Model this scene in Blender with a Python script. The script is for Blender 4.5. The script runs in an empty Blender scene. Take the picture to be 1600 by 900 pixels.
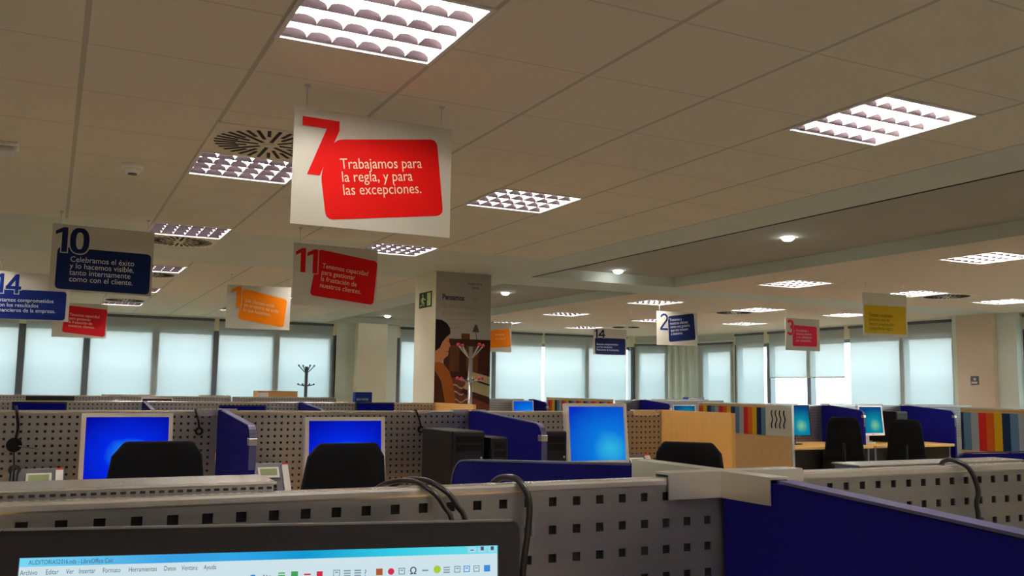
import bpy, bmesh, math, random
from mathutils import Matrix, Vector
random.seed(4)
PI = math.pi
R = math.radians
S = bpy.context.scene
COL = S.collection

# ------------------------------------------------------------------ camera, world, exposure
cam_d = bpy.data.cameras.new('camera')
cam = bpy.data.objects.new('camera', cam_d)
COL.objects.link(cam)
S.camera = cam
cam_d.sensor_width = 36.0
cam_d.lens = 36.0 * 1429.75 / 1600.0
cam_d.clip_start = 0.02
cam_d.clip_end = 500
EYE = 1.38
yaw, pit, rol = R(26.607), R(6.262), R(0.781)
fw = Vector((math.sin(yaw) * math.cos(pit), math.cos(yaw) * math.cos(pit), math.sin(pit)))
rt = Vector((math.cos(yaw), -math.sin(yaw), 0))
up = rt.cross(fw)
r2 = math.cos(rol) * rt + math.sin(rol) * up
u2 = -math.sin(rol) * rt + math.cos(rol) * up
cm = Matrix.Identity(4)
for i in range(3):
    cm[i][0], cm[i][1], cm[i][2] = r2[i], u2[i], -fw[i]
cm[2][3] = EYE
cam.matrix_world = cm

S.view_settings.view_transform = 'Standard'
S.view_settings.look = 'None'
S.view_settings.gamma = 1.0
S.view_settings.use_curve_mapping = False
S.view_settings.exposure = 0.0

SKY = 11.0            # brightness of the overcast daylight outside
TUBE = 70.0          # fluorescent tubes
SPOT = 30.0          # downlight discs

w = bpy.data.worlds.new('sky')
S.world = w
w.use_nodes = True
nt = w.node_tree
bg = nt.nodes['Background']
tc = nt.nodes.new('ShaderNodeTexCoord')
sx = nt.nodes.new('ShaderNodeSeparateXYZ')
cr = nt.nodes.new('ShaderNodeValToRGB')
nt.links.new(tc.outputs['Generated'], sx.inputs[0])
mr = nt.nodes.new('ShaderNodeMapRange')
mr.inputs[1].default_value = -1.0
mr.inputs[2].default_value = 1.0
nt.links.new(sx.outputs[2], mr.inputs[0])
nt.links.new(mr.outputs[0], cr.inputs[0])
e = cr.color_ramp.elements
e[0].position = 0.0
e[0].color = (0.16, 0.17, 0.16, 1)
e[1].position = 1.0
e[1].color = (0.62, 0.85, 1.0, 1)
for pos, c in ((0.495, (0.20, 0.22, 0.22, 1)), (0.505, (0.34, 0.39, 0.40, 1)), (0.512, (0.92, 0.98, 1.0, 1)), (0.65, (0.86, 0.97, 1.0, 1))):
    k = e.new(pos)
    k.color = c
nt.links.new(cr.outputs[0], bg.inputs[0])
bg.inputs[1].default_value = SKY

# ------------------------------------------------------------------ materials
def srgb(r, g, b):
    def f(c):
        c /= 255.0
        return c / 12.92 if c <= 0.04045 else ((c + 0.055) / 1.055) ** 2.4
    return (f(r), f(g), f(b), 1)

MATS = {}
def mat(name, col, rough=0.6, metal=0.0, var=0.08, scale=30.0, bump=0.0, spec=0.5, aniso=None):
    m = bpy.data.materials.new(name)
    m.use_nodes = True
    t = m.node_tree
    p = t.nodes['Principled BSDF']
    p.inputs['Roughness'].default_value = rough
    p.inputs['Metallic'].default_value = metal
    p.inputs['Specular IOR Level'].default_value = spec
    co = t.nodes.new('ShaderNodeTexCoord')
    n = t.nodes.new('ShaderNodeTexNoise')
    n.inputs['Scale'].default_value = scale
    n.inputs['Detail'].default_value = 3
    if aniso:
        mp = t.nodes.new('ShaderNodeMapping')
        mp.inputs['Scale'].default_value = aniso
        t.links.new(co.outputs['Object'], mp.inputs[0])
        t.links.new(mp.outputs[0], n.inputs['Vector'])
    else:
        t.links.new(co.outputs['Object'], n.inputs['Vector'])
    mx = t.nodes.new('ShaderNodeMix')
    mx.data_type = 'RGBA'
    mx.inputs[6].default_value = tuple(max(0, c * (1 - var)) for c in col[:3]) + (1,)
    mx.inputs[7].default_value = tuple(min(1, c * (1 + var)) for c in col[:3]) + (1,)
    t.links.new(n.outputs['Fac'], mx.inputs[0])
    t.links.new(mx.outputs[2], p.inputs['Base Color'])
    if bump:
        b = t.nodes.new('ShaderNodeBump')
        b.inputs['Strength'].default_value = bump
        b.inputs['Distance'].default_value = 0.002
        t.links.new(n.outputs['Fac'], b.inputs['Height'])
        t.links.new(b.outputs[0], p.inputs['Normal'])
    MATS[name] = m
    return m

def emis(name, col, strength):
    m = bpy.data.materials.new(name)
    m.use_nodes = True
    t = m.node_tree
    t.nodes.remove(t.nodes['Principled BSDF'])
    en = t.nodes.new('ShaderNodeEmission')
    en.inputs[0].default_value = col
    en.inputs[1].default_value = strength
    t.links.new(en.outputs[0], t.nodes['Material Output'].inputs[0])
    MATS[name] = m
    return m

plaster = mat('plaster', (0.64, 0.68, 0.57, 1), 0.75, var=0.03, scale=3)
cream = mat('cream_paint', (0.90, 0.83, 0.62, 1), 0.8, var=0.03, scale=4)
pale = mat('pale_paint', (0.84, 0.92, 0.82, 1), 0.8, var=0.03, scale=4)  # also used where reveals and head rails imitate window light
carpet = mat('carpet', (0.46, 0.40, 0.32, 1), 0.95, var=0.3, scale=300, bump=0.4)
alu = mat('brushed_aluminium', (0.36, 0.355, 0.35, 1), 0.36, 0.85, var=0.10, scale=14, aniso=(1, 1, 8))
alu_l = mat('light_aluminium', (0.74, 0.71, 0.65, 1), 0.26, 0.7, var=0.05, scale=10)
dark = mat('dark_core', (0.012, 0.012, 0.014, 1), 0.9)
blue_fab = mat('blue_screen_fabric', srgb(14, 13, 108), 0.8, var=0.12, scale=400, bump=0.15, spec=0.1)
wood = mat('beech_wood', srgb(232, 180, 98), 0.5, var=0.10, scale=6, aniso=(9, 9, 1))
wood_d = mat('oak_board', srgb(216, 172, 112), 0.55, var=0.12, scale=7, aniso=(9, 9, 1))
black = mat('black_plastic', (0.005, 0.005, 0.006, 1), 0.4, var=0.1, spec=0.2)
fabric = mat('black_chair_fabric', (0.004, 0.0042, 0.005, 1), 0.75, var=0.2, scale=300, bump=0.2, spec=0.12)
greyp = mat('grey_plastic', (0.12, 0.12, 0.125, 1), 0.5)
creamp = mat('cream_plastic', (0.95, 0.92, 0.86, 1), 0.45)
white = mat('white_metal', (0.72, 0.70, 0.66, 1), 0.45)
reflector = mat('white_reflector', (0.9, 0.88, 0.86, 1), 0.35)
mirror = mat('mirror_louver', (0.060, 0.044, 0.050, 1), 0.3, 0.85, var=0.05)
chrome = mat('chrome', (0.62, 0.62, 0.64, 1), 0.18, 1.0, var=0.03)
signw = mat('sign_board_white', (0.60, 0.575, 0.47, 1), 0.5, var=0.02)
frame_m = mat('window_frame_grey', (0.13, 0.15, 0.17, 1), 0.5)
cardboard = mat('cardboard', srgb(196, 148, 96), 0.85)
tan = mat('tan_paint', (0.80, 0.66, 0.50, 1), 0.8, var=0.03, scale=4)
lcd = mat('lcd_green', srgb(150, 165, 110), 0.4)
redp = mat('red_plastic', srgb(200, 50, 40), 0.35)

tube_m = emis('fluorescent_tube', (1.0, 0.93, 0.90, 1), TUBE)
spot_m = emis('downlight_glow', (0.92, 0.96, 1.0, 1), SPOT)

def tile_mat():
    m = mat('ceiling_tile', (0.77, 0.72, 0.55, 1), 0.9, var=0.04, scale=60)
    t = m.node_tree
    p = t.nodes['Principled BSDF']
    src = p.inputs['Base Color'].links[0].from_socket
    co = t.nodes.new('ShaderNodeTexCoord')
    sp = t.nodes.new('ShaderNodeSeparateXYZ')
    t.links.new(co.outputs['Object'], sp.inputs[0])
    def line(axis, off, wd, centre=0.0):
        a = t.nodes.new('ShaderNodeMath'); a.operation = 'SUBTRACT'
        t.links.new(sp.outputs[axis], a.inputs[0]); a.inputs[1].default_value = off
        b = t.nodes.new('ShaderNodeMath'); b.operation = 'PINGPONG'
        t.links.new(a.outputs[0], b.inputs[0]); b.inputs[1].default_value = 0.3
        c = t.nodes.new('ShaderNodeMath'); c.operation = 'LESS_THAN'
        t.links.new(b.outputs[0], c.inputs[0]); c.inputs[1].default_value = wd / 2
        return c
    l1 = line(0, 0.04, 0.020)
    l2 = line(1, 0.01, 0.008)
    s1 = t.nodes.new('ShaderNodeMath'); s1.operation = 'MULTIPLY'
    t.links.new(l1.outputs[0], s1.inputs[0]); s1.inputs[1].default_value = 0.36
    s2 = t.nodes.new('ShaderNodeMath'); s2.operation = 'MULTIPLY'
    t.links.new(l2.outputs[0], s2.inputs[0]); s2.inputs[1].default_value = 0.30
    mxm = t.nodes.new('ShaderNodeMath'); mxm.operation = 'MAXIMUM'
    t.links.new(s1.outputs[0], mxm.inputs[0]); t.links.new(s2.outputs[0], mxm.inputs[1])
    mx = t.nodes.new('ShaderNodeMix'); mx.data_type = 'RGBA'
    t.links.new(mxm.outputs[0], mx.inputs[0])
    t.links.new(src, mx.inputs[6])
    mx.inputs[7].default_value = (0.12, 0.10, 0.07, 1)
    t.links.new(mx.outputs[2], p.inputs['Base Color'])
    return m
tile = tile_mat()
trough_shade = mat('olive_recess_shade', (0.42, 0.40, 0.31, 1), 0.85, var=0.03, scale=3)  # recess top toned darker, its shade deepened in the colour
tile_r = mat('mineral_ceiling_board', (0.76, 0.63, 0.47, 1), 0.9, var=0.05, scale=40)

def blind_mat():
    m = bpy.data.materials.new('screen_blind_fabric')
    m.use_nodes = True
    t = m.node_tree
    t.nodes.remove(t.nodes['Principled BSDF'])
    d = t.nodes.new('ShaderNodeBsdfDiffuse')
    d.inputs[0].default_value = (0.56, 0.62, 0.60, 1)
    tr = t.nodes.new('ShaderNodeBsdfTranslucent')
    tr.inputs[0].default_value = (0.57, 0.69, 0.74, 1)
    tp = t.nodes.new('ShaderNodeBsdfTransparent')
    n = t.nodes.new('ShaderNodeTexNoise')
    n.inputs['Scale'].default_value = 25
    co = t.nodes.new('ShaderNodeTexCoord')
    mp = t.nodes.new('ShaderNodeMapping')
    mp.inputs['Scale'].default_value = (1, 1, 12)
    t.links.new(co.outputs['Object'], mp.inputs[0])
    t.links.new(mp.outputs[0], n.inputs['Vector'])
    rng = t.nodes.new('ShaderNodeMapRange')
    rng.inputs[3].default_value = 0.146
    rng.inputs[4].default_value = 0.168
    t.links.new(n.outputs['Fac'], rng.inputs[0])
    a = t.nodes.new('ShaderNodeMixShader')
    t.links.new(rng.outputs[0], a.inputs[0])
    t.links.new(d.outputs[0], a.inputs[1]); t.links.new(tr.outputs[0], a.inputs[2])
    b = t.nodes.new('ShaderNodeMixShader')
    b.inputs[0].default_value = 0.034
    t.links.new(a.outputs[0], b.inputs[1]); t.links.new(tp.outputs[0], b.inputs[2])
    t.links.new(b.outputs[0], t.nodes['Material Output'].inputs[0])
    return m
blind_m = blind_mat()

def glass_mat():
    m = bpy.data.materials.new('window_glass')
    m.use_nodes = True
    t = m.node_tree
    t.nodes.remove(t.nodes['Principled BSDF'])
    g = t.nodes.new('ShaderNodeBsdfGlossy')
    g.inputs['Roughness'].default_value = 0.03
    tp = t.nodes.new('ShaderNodeBsdfTransparent')
    tp.inputs[0].default_value = (0.93, 0.97, 0.96, 1)
    fr = t.nodes.new('ShaderNodeMixShader')
    fr.inputs[0].default_value = 0.06
    t.links.new(tp.outputs[0], fr.inputs[1]); t.links.new(g.outputs[0], fr.inputs[2])
    t.links.new(fr.outputs[0], t.nodes['Material Output'].inputs[0])
    return m
glass = glass_mat()

def screen_mat(name, cx, cz, deep, mid, glow, radius, strength, streak=0.0):
    """a lit desktop wallpaper: radial glow around (cx, cz) in the screen's own metres"""
    m = bpy.data.materials.new(name)
    m.use_nodes = True
    t = m.node_tree
    t.nodes.remove(t.nodes['Principled BSDF'])
    co = t.nodes.new('ShaderNodeTexCoord')
    mp = t.nodes.new('ShaderNodeMapping')
    mp.vector_type = 'TEXTURE'
    mp.inputs['Location'].default_value = (cx, 0, cz)
    mp.inputs['Scale'].default_value = (radius, radius, radius * 0.8)
    t.links.new(co.outputs['Object'], mp.inputs[0])
    ln = t.nodes.new('ShaderNodeVectorMath'); ln.operation = 'LENGTH'
    t.links.new(mp.outputs[0], ln.inputs[0])
    n = t.nodes.new('ShaderNodeTexNoise'); n.inputs['Scale'].default_value = 9
    t.links.new(co.outputs['Object'], n.inputs['Vector'])
    ad = t.nodes.new('ShaderNodeMath'); ad.operation = 'MULTIPLY_ADD'
    ad.inputs[1].default_value = 0.18; 
    t.links.new(n.outputs['Fac'], ad.inputs[0]); t.links.new(ln.outputs['Value'], ad.inputs[2])
    r = t.nodes.new('ShaderNodeValToRGB')
    el = r.color_ramp.elements
    el[0].position = 0.08; el[0].color = glow
    el[1].position = 1.0; el[1].color = deep
    k = el.new(0.42); k.color = mid
    t.links.new(ad.outputs[0], r.inputs[0])
    en = t.nodes.new('ShaderNodeEmission')
    en.inputs[1].default_value = strength
    t.links.new(r.outputs[0], en.inputs[0])
    t.links.new(en.outputs[0], t.nodes['Material Output'].inputs[0])
    return m
scr_deep = screen_mat('screen_deep_blue', 0.01, -0.035, srgb(4, 3, 140), srgb(4, 40, 225), srgb(40, 165, 255), 0.36, 1.0)
scr_teal = screen_mat('screen_blue_cyan', 0.09, -0.09, srgb(8, 46, 190), srgb(10, 118, 218), srgb(50, 185, 222), 0.42, 1.0)
scr_green = screen_mat('screen_teal_green', 0.06, -0.06, srgb(10, 70, 130), srgb(16, 140, 165), srgb(130, 205, 150), 0.30, 0.9)
scr_dim = screen_mat('screen_dim_blue', 0.0, -0.12, srgb(8, 10, 70), srgb(14, 40, 150), srgb(20, 110, 190), 0.26, 0.8)

# ------------------------------------------------------------------ mesh helpers
class MB:
    """collects shapes into one mesh"""
    def __init__(self):
        self.bm = bmesh.new()
        self.mats = []
    def mi(self, m):
        if m not in self.mats:
            self.mats.append(m)
        return self.mats.index(m)
    def face(self, pts, m):
        f = self.bm.faces.new([self.bm.verts.new(p) for p in pts])
        f.material_index = self.mi(m)
        return f
    def box(self, x0, x1, y0, y1, z0, z1, m, M=None, skip=()):
        v = [Vector((x, y, z)) for z in (z0, z1) for y in (y0, y1) for x in (x0, x1)]
        if M is not None:
            v = [M @ p for p in v]
        v = [self.bm.verts.new(p) for p in v]
        i = self.mi(m)
        for k, q in (('b', (0, 2, 3, 1)), ('t', (4, 5, 7, 6)), ('f', (0, 1, 5, 4)), ('k', (2, 6, 7, 3)), ('l', (0, 4, 6, 2)), ('r', (1, 3, 7, 5))):
            if k in skip:
                continue
            f = self.bm.faces.new([v[j] for j in q])
            f.material_index = i
        return self
    def prism(self, pts, a, b, m, axis='y', M=None):
        """polygon pts in the plane across `axis`, extruded from a to b"""
        def P(p, d):
            if axis == 'y': q = (p[0], d, p[1])
            elif axis == 'x': q = (d, p[0], p[1])
            else: q = (p[0], p[1], d)
            q = Vector(q)
            return M @ q if M is not None else q
        lo = [self.bm.verts.new(P(p, a)) for p in pts]
        hi = [self.bm.verts.new(P(p, b)) for p in pts]
        i = self.mi(m)
        n = len(pts)
        fs = [self.bm.faces.new(lo), self.bm.faces.new(hi[::-1])]
        for k in range(n):
            fs.append(self.bm.faces.new([lo[k], hi[k], hi[(k + 1) % n], lo[(k + 1) % n]]))
        for f in fs:
            f.material_index = i
        return self
    def cyl(self, p0, p1, r0, m, r1=None, n=12, smooth=True):
        r1 = r0 if r1 is None else r1
        p0, p1 = Vector(p0), Vector(p1)
        d = (p1 - p0).normalized()
        a = d.orthogonal().normalized()
        b = d.cross(a)
        i = self.mi(m)
        A = [self.bm.verts.new(p0 + (a * math.cos(2 * PI * k / n) + b * math.sin(2 * PI * k / n)) * r0) for k in range(n)]
        B = [self.bm.verts.new(p1 + (a * math.cos(2 * PI * k / n) + b * math.sin(2 * PI * k / n)) * r1) for k in range(n)]
        for k in range(n):
            f = self.bm.faces.new([A[k], A[(k + 1) % n], B[(k + 1) % n], B[k]])
            f.material_index = i; f.smooth = smooth
        for c in (A[::-1], B):
            f = self.bm.faces.new(c); f.material_index = i
        return self
    def tube(self, pts, r, m, n=8):
        pts = [Vector(p) for p in pts]
        i = self.mi(m)
        rings = []
        prev = None
        for k, p in enumerate(pts):
            d = (pts[min(k + 1, len(pts) - 1)] - pts[max(k - 1, 0)]).normalized()
            if prev is None:
                a = d.orthogonal().normalized()
            else:
                a = (prev - d * prev.dot(d)).normalized()
            prev = a
            b = d.cross(a)
            rr = r[k] if isinstance(r, (list, tuple)) else r
            rings.append([self.bm.verts.new(p + (a * math.cos(2 * PI * j / n) + b * math.sin(2 * PI * j / n)) * rr) for j in range(n)])
        for A, B in zip(rings, rings[1:]):
            for j in range(n):
                f = self.bm.faces.new([A[j], A[(j + 1) % n], B[(j + 1) % n], B[j]])
                f.material_index = i; f.smooth = True
        for c in (rings[0][::-1], rings[-1]):
            f = self.bm.faces.new(c); f.material_index = i
        return self
    def ball(self, c, r, m, sc=(1, 1, 1), u=12, v=8):
        i = self.mi(m)
        g = bmesh.ops.create_uvsphere(self.bm, u_segments=u, v_segments=v, radius=r)
        for q in g['verts']:
            q.co = Vector((q.co.x * sc[0], q.co.y * sc[1], q.co.z * sc[2])) + Vector(c)
            for f in q.link_faces:
                f.material_index = i; f.smooth = True
        return self
    def bevel(self, w, seg=2):
        bmesh.ops.recalc_face_normals(self.bm, faces=self.bm.faces)
        es = [e for e in self.bm.edges if len(e.link_faces) == 2 and e.calc_face_angle(0) > 0.6]
        bmesh.ops.bevel(self.bm, geom=es, offset=w, segments=seg, affect='EDGES', profile=0.5)
        return self
    def build(self, name, parent=None, loc=None, M=None, recalc=True):
        if recalc:
            bmesh.ops.recalc_face_normals(self.bm, faces=self.bm.faces)
        me = bpy.data.meshes.new(name)
        self.bm.to_mesh(me)
        self.bm.free()
        for m in self.mats:
            me.materials.append(m)
        o = bpy.data.objects.new(name, me)
        COL.objects.link(o)
        if parent is not None:
            o.parent = parent
        if loc is not None:
            o.location = loc
        if M is not None:
            o.matrix_local = M
        return o

def smooth_path(pts, n=6):
    """Catmull-Rom through the points"""
    P = [Vector(p) for p in pts]
    P = [P[0] * 2 - P[1]] + P + [P[-1] * 2 - P[-2]]
    out = []
    for i in range(1, len(P) - 2):
        for k in range(n):
            t = k / n
            a, b, c, d = P[i - 1], P[i], P[i + 1], P[i + 2]
            out.append(0.5 * ((2 * b) + (c - a) * t + (2 * a - 5 * b + 4 * c - d) * t * t + (3 * b - a - 3 * c + d) * t ** 3))
    out.append(P[-2])
    return out

def tag(o, label, cat, group=None):
    o['label'] = label
    o['category'] = cat
    if group:
        o['group'] = group
    return o

def thing(name, label, cat, loc=(0, 0, 0), rz=0.0, group=None):
    o = bpy.data.objects.new(name, None)
    o.empty_display_size = 0.1
    COL.objects.link(o)
    o.location = loc
    o.rotation_euler = (0, 0, rz)
    return tag(o, label, cat, group)

def copy_tree(o, parent=None):
    c = o.copy()
    COL.objects.link(c)
    if parent is not None:
        c.parent = parent
    for ch in list(o.children):
        copy_tree(ch, c)
    return c

def dup(root, loc, rz, label, group=None):
    c = copy_tree(root)
    c.location = loc
    c.rotation_euler = (0, 0, rz)
    c['label'] = label
    if group:
        c['group'] = group
    return c

def structure(o, label=None):
    o['kind'] = 'structure'
    if label:
        o['label'] = label
    return o

def text_mesh(name, body, size, m, parent, x, z, y, rot=0.0, line=1.0, offset=0.0, sx=1.0, shear=0.0, align='LEFT'):
    """flat lettering standing in the local xz plane, facing -y"""
    cu = bpy.data.curves.new(name, 'FONT')
    cu.body = body
    cu.size = size
    cu.space_line = line
    cu.offset = offset
    cu.shear = shear
    cu.align_x = align
    cu.resolution_u = 3
    cu.fill_mode = 'FRONT'
    t = bpy.data.objects.new(name, cu)
    COL.objects.link(t)
    bpy.context.view_layer.update()
    dg = bpy.context.evaluated_depsgraph_get()
    me = bpy.data.meshes.new_from_object(t.evaluated_get(dg))
    bpy.data.objects.remove(t)
    bpy.data.curves.remove(cu)
    me.materials.clear()
    me.materials.append(m)
    A = Matrix.Rotation(-rot, 4, 'Y') @ Matrix.Rotation(PI / 2, 4, 'X') @ Matrix.Diagonal((sx, 1, 1, 1))
    me.transform(Matrix.Translation((x, y, z)) @ A)
    me.name = name
    o = bpy.data.objects.new(name, me)
    COL.objects.link(o)
    o.parent = parent
    return o

# ------------------------------------------------------------------ the shell
H = 2.62
X0, X1, Y0, Y1 = -7.0, 13.05, -3.0, 17.7

b = MB(); b.box(X0 - 0.3, X1 + 0.3, Y0 - 0.3, Y1 + 0.3, -0.2, 0, carpet)
structure(b.build('floor'))
b = MB(); b.box(X0 - 0.3, X1 + 0.3, Y0 - 0.3, Y1 + 0.3, 2.95, 3.1, plaster)
structure(b.build('ceiling_slab'))

# fixtures (corner x, corner y) of the louvred lights and of the round diffusers
LIGHTS = [
    (0.64, 2.61, 'square louvred ceiling light cut off by the top edge of the photo'),
    (3.04, 2.61, 'brightest square louvred ceiling light at the upper right'),
    (0.64, 5.01, 'louvred ceiling light touching the round air diffuser left of the red 7 sign'),
    (2.44, 5.03, 'louvred ceiling light just right of the red 7 sign'),
    (0.64, 7.46, 'louvred ceiling light above the right corner of the navy 10 sign'),
    (2.44, 7.52, 'louvred ceiling light below the red 7 sign, beside the red 11 sign'),
    (0.64, 10.2, 'small louvred ceiling light half hidden behind the navy 10 sign'),
    (2.44, 9.80, 'ceiling light glaring on the corner of the orange 1 sign'),
    (2.44, 12.7, 'ceiling light hidden behind the orange 1 sign'),
    (0.64, 12.7, 'ceiling light hidden behind the navy 10 sign'),
    (0.64, 15.2, 'far ceiling light above the windows between navy 10 sign and red sign'),
    (2.44, 15.2, 'far ceiling light peeking out left of the orange 1 sign'),
    (7.26, 5.13, 'large glowing ceiling light at the right edge, highest of the far field'),
    (7.28, 7.58, 'ceiling light left of the yellow sign, above the red 3 sign'),
    (7.30, 10.33, 'ceiling light above the navy 2 sign'),
    (7.30, 12.85, 'ceiling light above and left of the small navy 14 sign'),
    (7.30, 15.3, 'farthest ceiling light behind the column, seen edge on'),
    (9.22, 7.56, 'ceiling light behind the upper edge of the yellow sign'),
    (9.24, 10.4, 'ceiling light right of the navy 2 sign with a diffuser beyond it'),
    (9.24, 13.1, 'far ceiling light left of the navy 2 sign'),
    (9.24, 15.5, 'far ceiling light directly above the small navy 14 sign'),
    (11.0, 7.6, 'ceiling light at the right edge above the right wall pillar'),
    (11.0, 10.3, 'ceiling light between the red 3 sign and the yellow sign'),
    (11.0, 12.75, 'far ceiling light between the navy 2 sign and the red 3 sign'),
    (0.64, 0.21, 'added ceiling light straight above the own desk, outside the frame'),  # from here on: unseen lights added to brighten near desks and ceiling
    (3.04, 0.21, 'added ceiling light to the right of the own desk, outside the frame'),
    (-1.76, 0.21, 'added ceiling light to the left of the own desk, outside the frame'),
    (0.64, -2.19, 'added ceiling light behind the own desk, outside the frame'),
    (3.04, -2.19, 'added ceiling light behind and right of the own desk, outside the frame'),
    (-1.76, 2.61, 'added ceiling light left of the frame, beside the nearest row'),
    (-1.76, 5.01, 'added ceiling light left of the frame, beside the second row'),
    (-1.16, 9.90, 'added ceiling light left of the frame, beside the third row'),  # unseen, placed to light the blue sign at the left
    (7.26, 2.63, 'added ceiling light right of the frame, beside the nearest row'),
    (9.22, 5.13, 'added ceiling light right of the frame, beside the second row'),
]
VENTS = [
    (0.64, 4.41, 'round swirl air diffuser in a square plate left of the red 7 sign'),
    (0.64, 8.08, 'round swirl air diffuser beyond the light above the navy 10 sign'),
    (0.64, 10.82, 'small round air diffuser right of the navy 10 sign'),
    (0.64, 14.55, 'farthest left air diffuser above the windows near the red sign'),
    (9.84, 7.58, 'round air diffuser right of the yellow sign'),
    (9.30, 11.02, 'round air diffuser beyond the ceiling light near the red 3 sign'),
    (9.86, 14.9, 'far air diffuser above the small navy 14 sign'),
]
HOLES = [(x, x + 0.6, y, y + 0.6) for x, y, _ in LIGHTS + VENTS]
TROUGH = [(4.75, 6.70, Y0, 8.97), (4.75, 6.70, 9.75, 17.5)]

xs = {X0, X1, 4.25, 4.75, 6.70}
ys = {Y0, Y1, 7.65, 8.97, 9.75, 17.5}
for a, c, d, f in HOLES:
    xs |= {a, c}; ys |= {d, f}
xs, ys = sorted(xs), sorted(ys)
b = MB()
for xa, xb in zip(xs, xs[1:]):
    for ya, yb in zip(ys, ys[1:]):
        cx, cy = (xa + xb) / 2, (ya + yb) / 2
        if any(p < cx < q and r < cy < s for p, q, r, s in HOLES):
            continue
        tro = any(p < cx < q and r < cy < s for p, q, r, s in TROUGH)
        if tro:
            z, m = H + 0.12, trough_shade
        else:
            z = H
            if cx < 4.25 and (cy < 7.65 or cy > 9.75):
                m = tile
            elif cx > 6.70 and (cy < 8.97 or cy > 9.75):
                m = tile_r
            else:
                m = plaster
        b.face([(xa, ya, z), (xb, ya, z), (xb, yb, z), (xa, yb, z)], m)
for p, q, r, s in TROUGH:
    for A, B in (((p, r), (q, r)), ((q, r), (q, s)), ((q, s), (p, s)), ((p, s), (p, r))):
        b.face([(A[0], A[1], H), (B[0], B[1], H), (B[0], B[1], H + 0.12), (A[0], A[1], H + 0.12)], plaster)
structure(b.build('ceiling', recalc=False))
b = MB(); b.box(4.738, 4.75, Y0, 8.97, H - 0.004, H + 0.02, dark); structure(b.build('shadow_line'))  # dark strip standing in for the shadow line at the recess edge

# walls built as runs with openings; the left normal of the run points outdoors
def run_matrix(p0, p1):
    d = Vector((p1[0] - p0[0], p1[1] - p0[1], 0)).normalized()
    n = Vector((-d.y, d.x, 0))
    M = Matrix.Identity(4)
    for i in range(3):
        M[i][0], M[i][1] = d[i], n[i]
    M[0][3], M[1][3] = p0[0], p0[1]
    return M, math.hypot(p1[0] - p0[0], p1[1] - p0[1])

def wall_run(name, p0, p1, openings, m, top=2.95, t=0.22):
    M, L = run_matrix(p0, p1)
    b = MB()
    cuts = sorted({0, L} | {o[0] for o in openings} | {o[1] for o in openings})
    for a, c in zip(cuts, cuts[1:]):
        mid = (a + c) / 2
        op = [o for o in openings if o[0] < mid < o[1]]
        if op:
            b.box(a, c, 0, t, 0, op[0][2], m, M)
            b.box(a, c, 0, t, op[0][3], top, m, M)
        else:
            b.box(a, c, 0, t, 0, top, m, M)
    return structure(b.build(name)), M

NW = [0]
def window(M, s0, s1, z0, z1, mull, wd=0.07):
    NW[0] += 1
    root = bpy.data.objects.new('window_%d' % NW[0], None)
    COL.objects.link(root)
    root.matrix_world = M
    structure(root)
    fr = MB()
    fr.box(s0, s1, 0.07, 0.13, z0, z0 + 0.07, frame_m)
    fr.box(s0, s1, 0.07, 0.13, z1 - 0.07, z1, frame_m)
    for x in [s0 + 0.035, s1 - 0.035] + list(mull):
        fr.box(x - wd / 2, x + wd / 2, 0.0 if 0 < z0 else 0.068, 0.132, z0, z1, frame_m)
    fr.build('window_frame', root)
    g = MB()
    g.box(s0 + 0.01, s1 - 0.01, 0.098, 0.102, z0 + 0.01, z1 - 0.01, glass)
    g.build('window_pane', root)
    return root

def blind(M, s0, s1, ztop, zbot, label, depth=-0.030, group=None):
    root = thing('roller_blind', label, 'blind', group=group)
    root.matrix_world = M @ Matrix.Translation((s0, depth, zbot))
    L, h = s1 - s0, ztop - zbot
    f = MB()
    f.face([(0, 0.021, 0), (L, 0.021, 0), (L, 0.021, h), (0, 0.021, h)], blind_m)
    f.build('blind_fabric', root)
    r = MB()
    r.cyl((0, 0.0, h + 0.0), (L, 0.0, h + 0.0), 0.026, greyp, n=12)
    r.build('roller_tube', root)
    c = MB()
    c.box(-0.03, L + 0.03, -0.034, 0.03, h + 0.022, h + 0.044, pale)  # pale face imitates daylight leaking in above the blind
    c.build('head_rail', root)
    bb = MB()
    bb.box(0, L, 0.015, 0.027, -0.025, 0.0, white).build('bottom_bar', root)
    return root

ZS, ZH = 1.0, 2.37
# back wall
b, MBK = wall_run('wall_back', (X0, 17.7), (12.08, 17.7),
                  [(0.3, 7 + 4.98, ZS, ZH), (7 + 6.27, 19.05, ZS, ZH)], cream)
o = 7.0
window(MBK, 0.3, o + 4.98, ZS, ZH, [o - 2.7, o - 1.6, o - 0.466, o + 0.541, o + 1.673, o + 2.719, o + 3.838], 0.12)
window(MBK, o + 6.27, 19.05, ZS, ZH, [o + 8.45, o + 10.777], 0.11)
bz = 1.03
G = 'roller blinds on the back wall'
blind(MBK, o - 2.65, o - 0.52, 2.575, bz, 'drawn roller blind at the left edge of the photo', group=G)
blind(MBK, o - 0.415, o + 0.495, 2.575, bz, 'narrow drawn roller blind below the red sign on the left', group=G)
blind(MBK, o + 0.59, o + 2.675, 2.575, bz, 'wide drawn roller blind left of the orange 1 sign', group=G)
blind(MBK, o + 2.765, o + 4.93, 2.575, bz, 'wide drawn roller blind behind the distant coat stand', group=G)
blind(MBK, o + 6.33, o + 8.40, 2.575, bz, 'drawn roller blind mostly hidden behind the poster column', group=G)
blind(MBK, o + 8.50, o + 9.615, 2.575, bz, 'narrow drawn roller blind just right of the poster column', group=G)
blind(MBK, o + 9.685, o + 11.83, 2.575, bz, 'wide drawn roller blind behind the small navy 14 sign', group=G)
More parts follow.
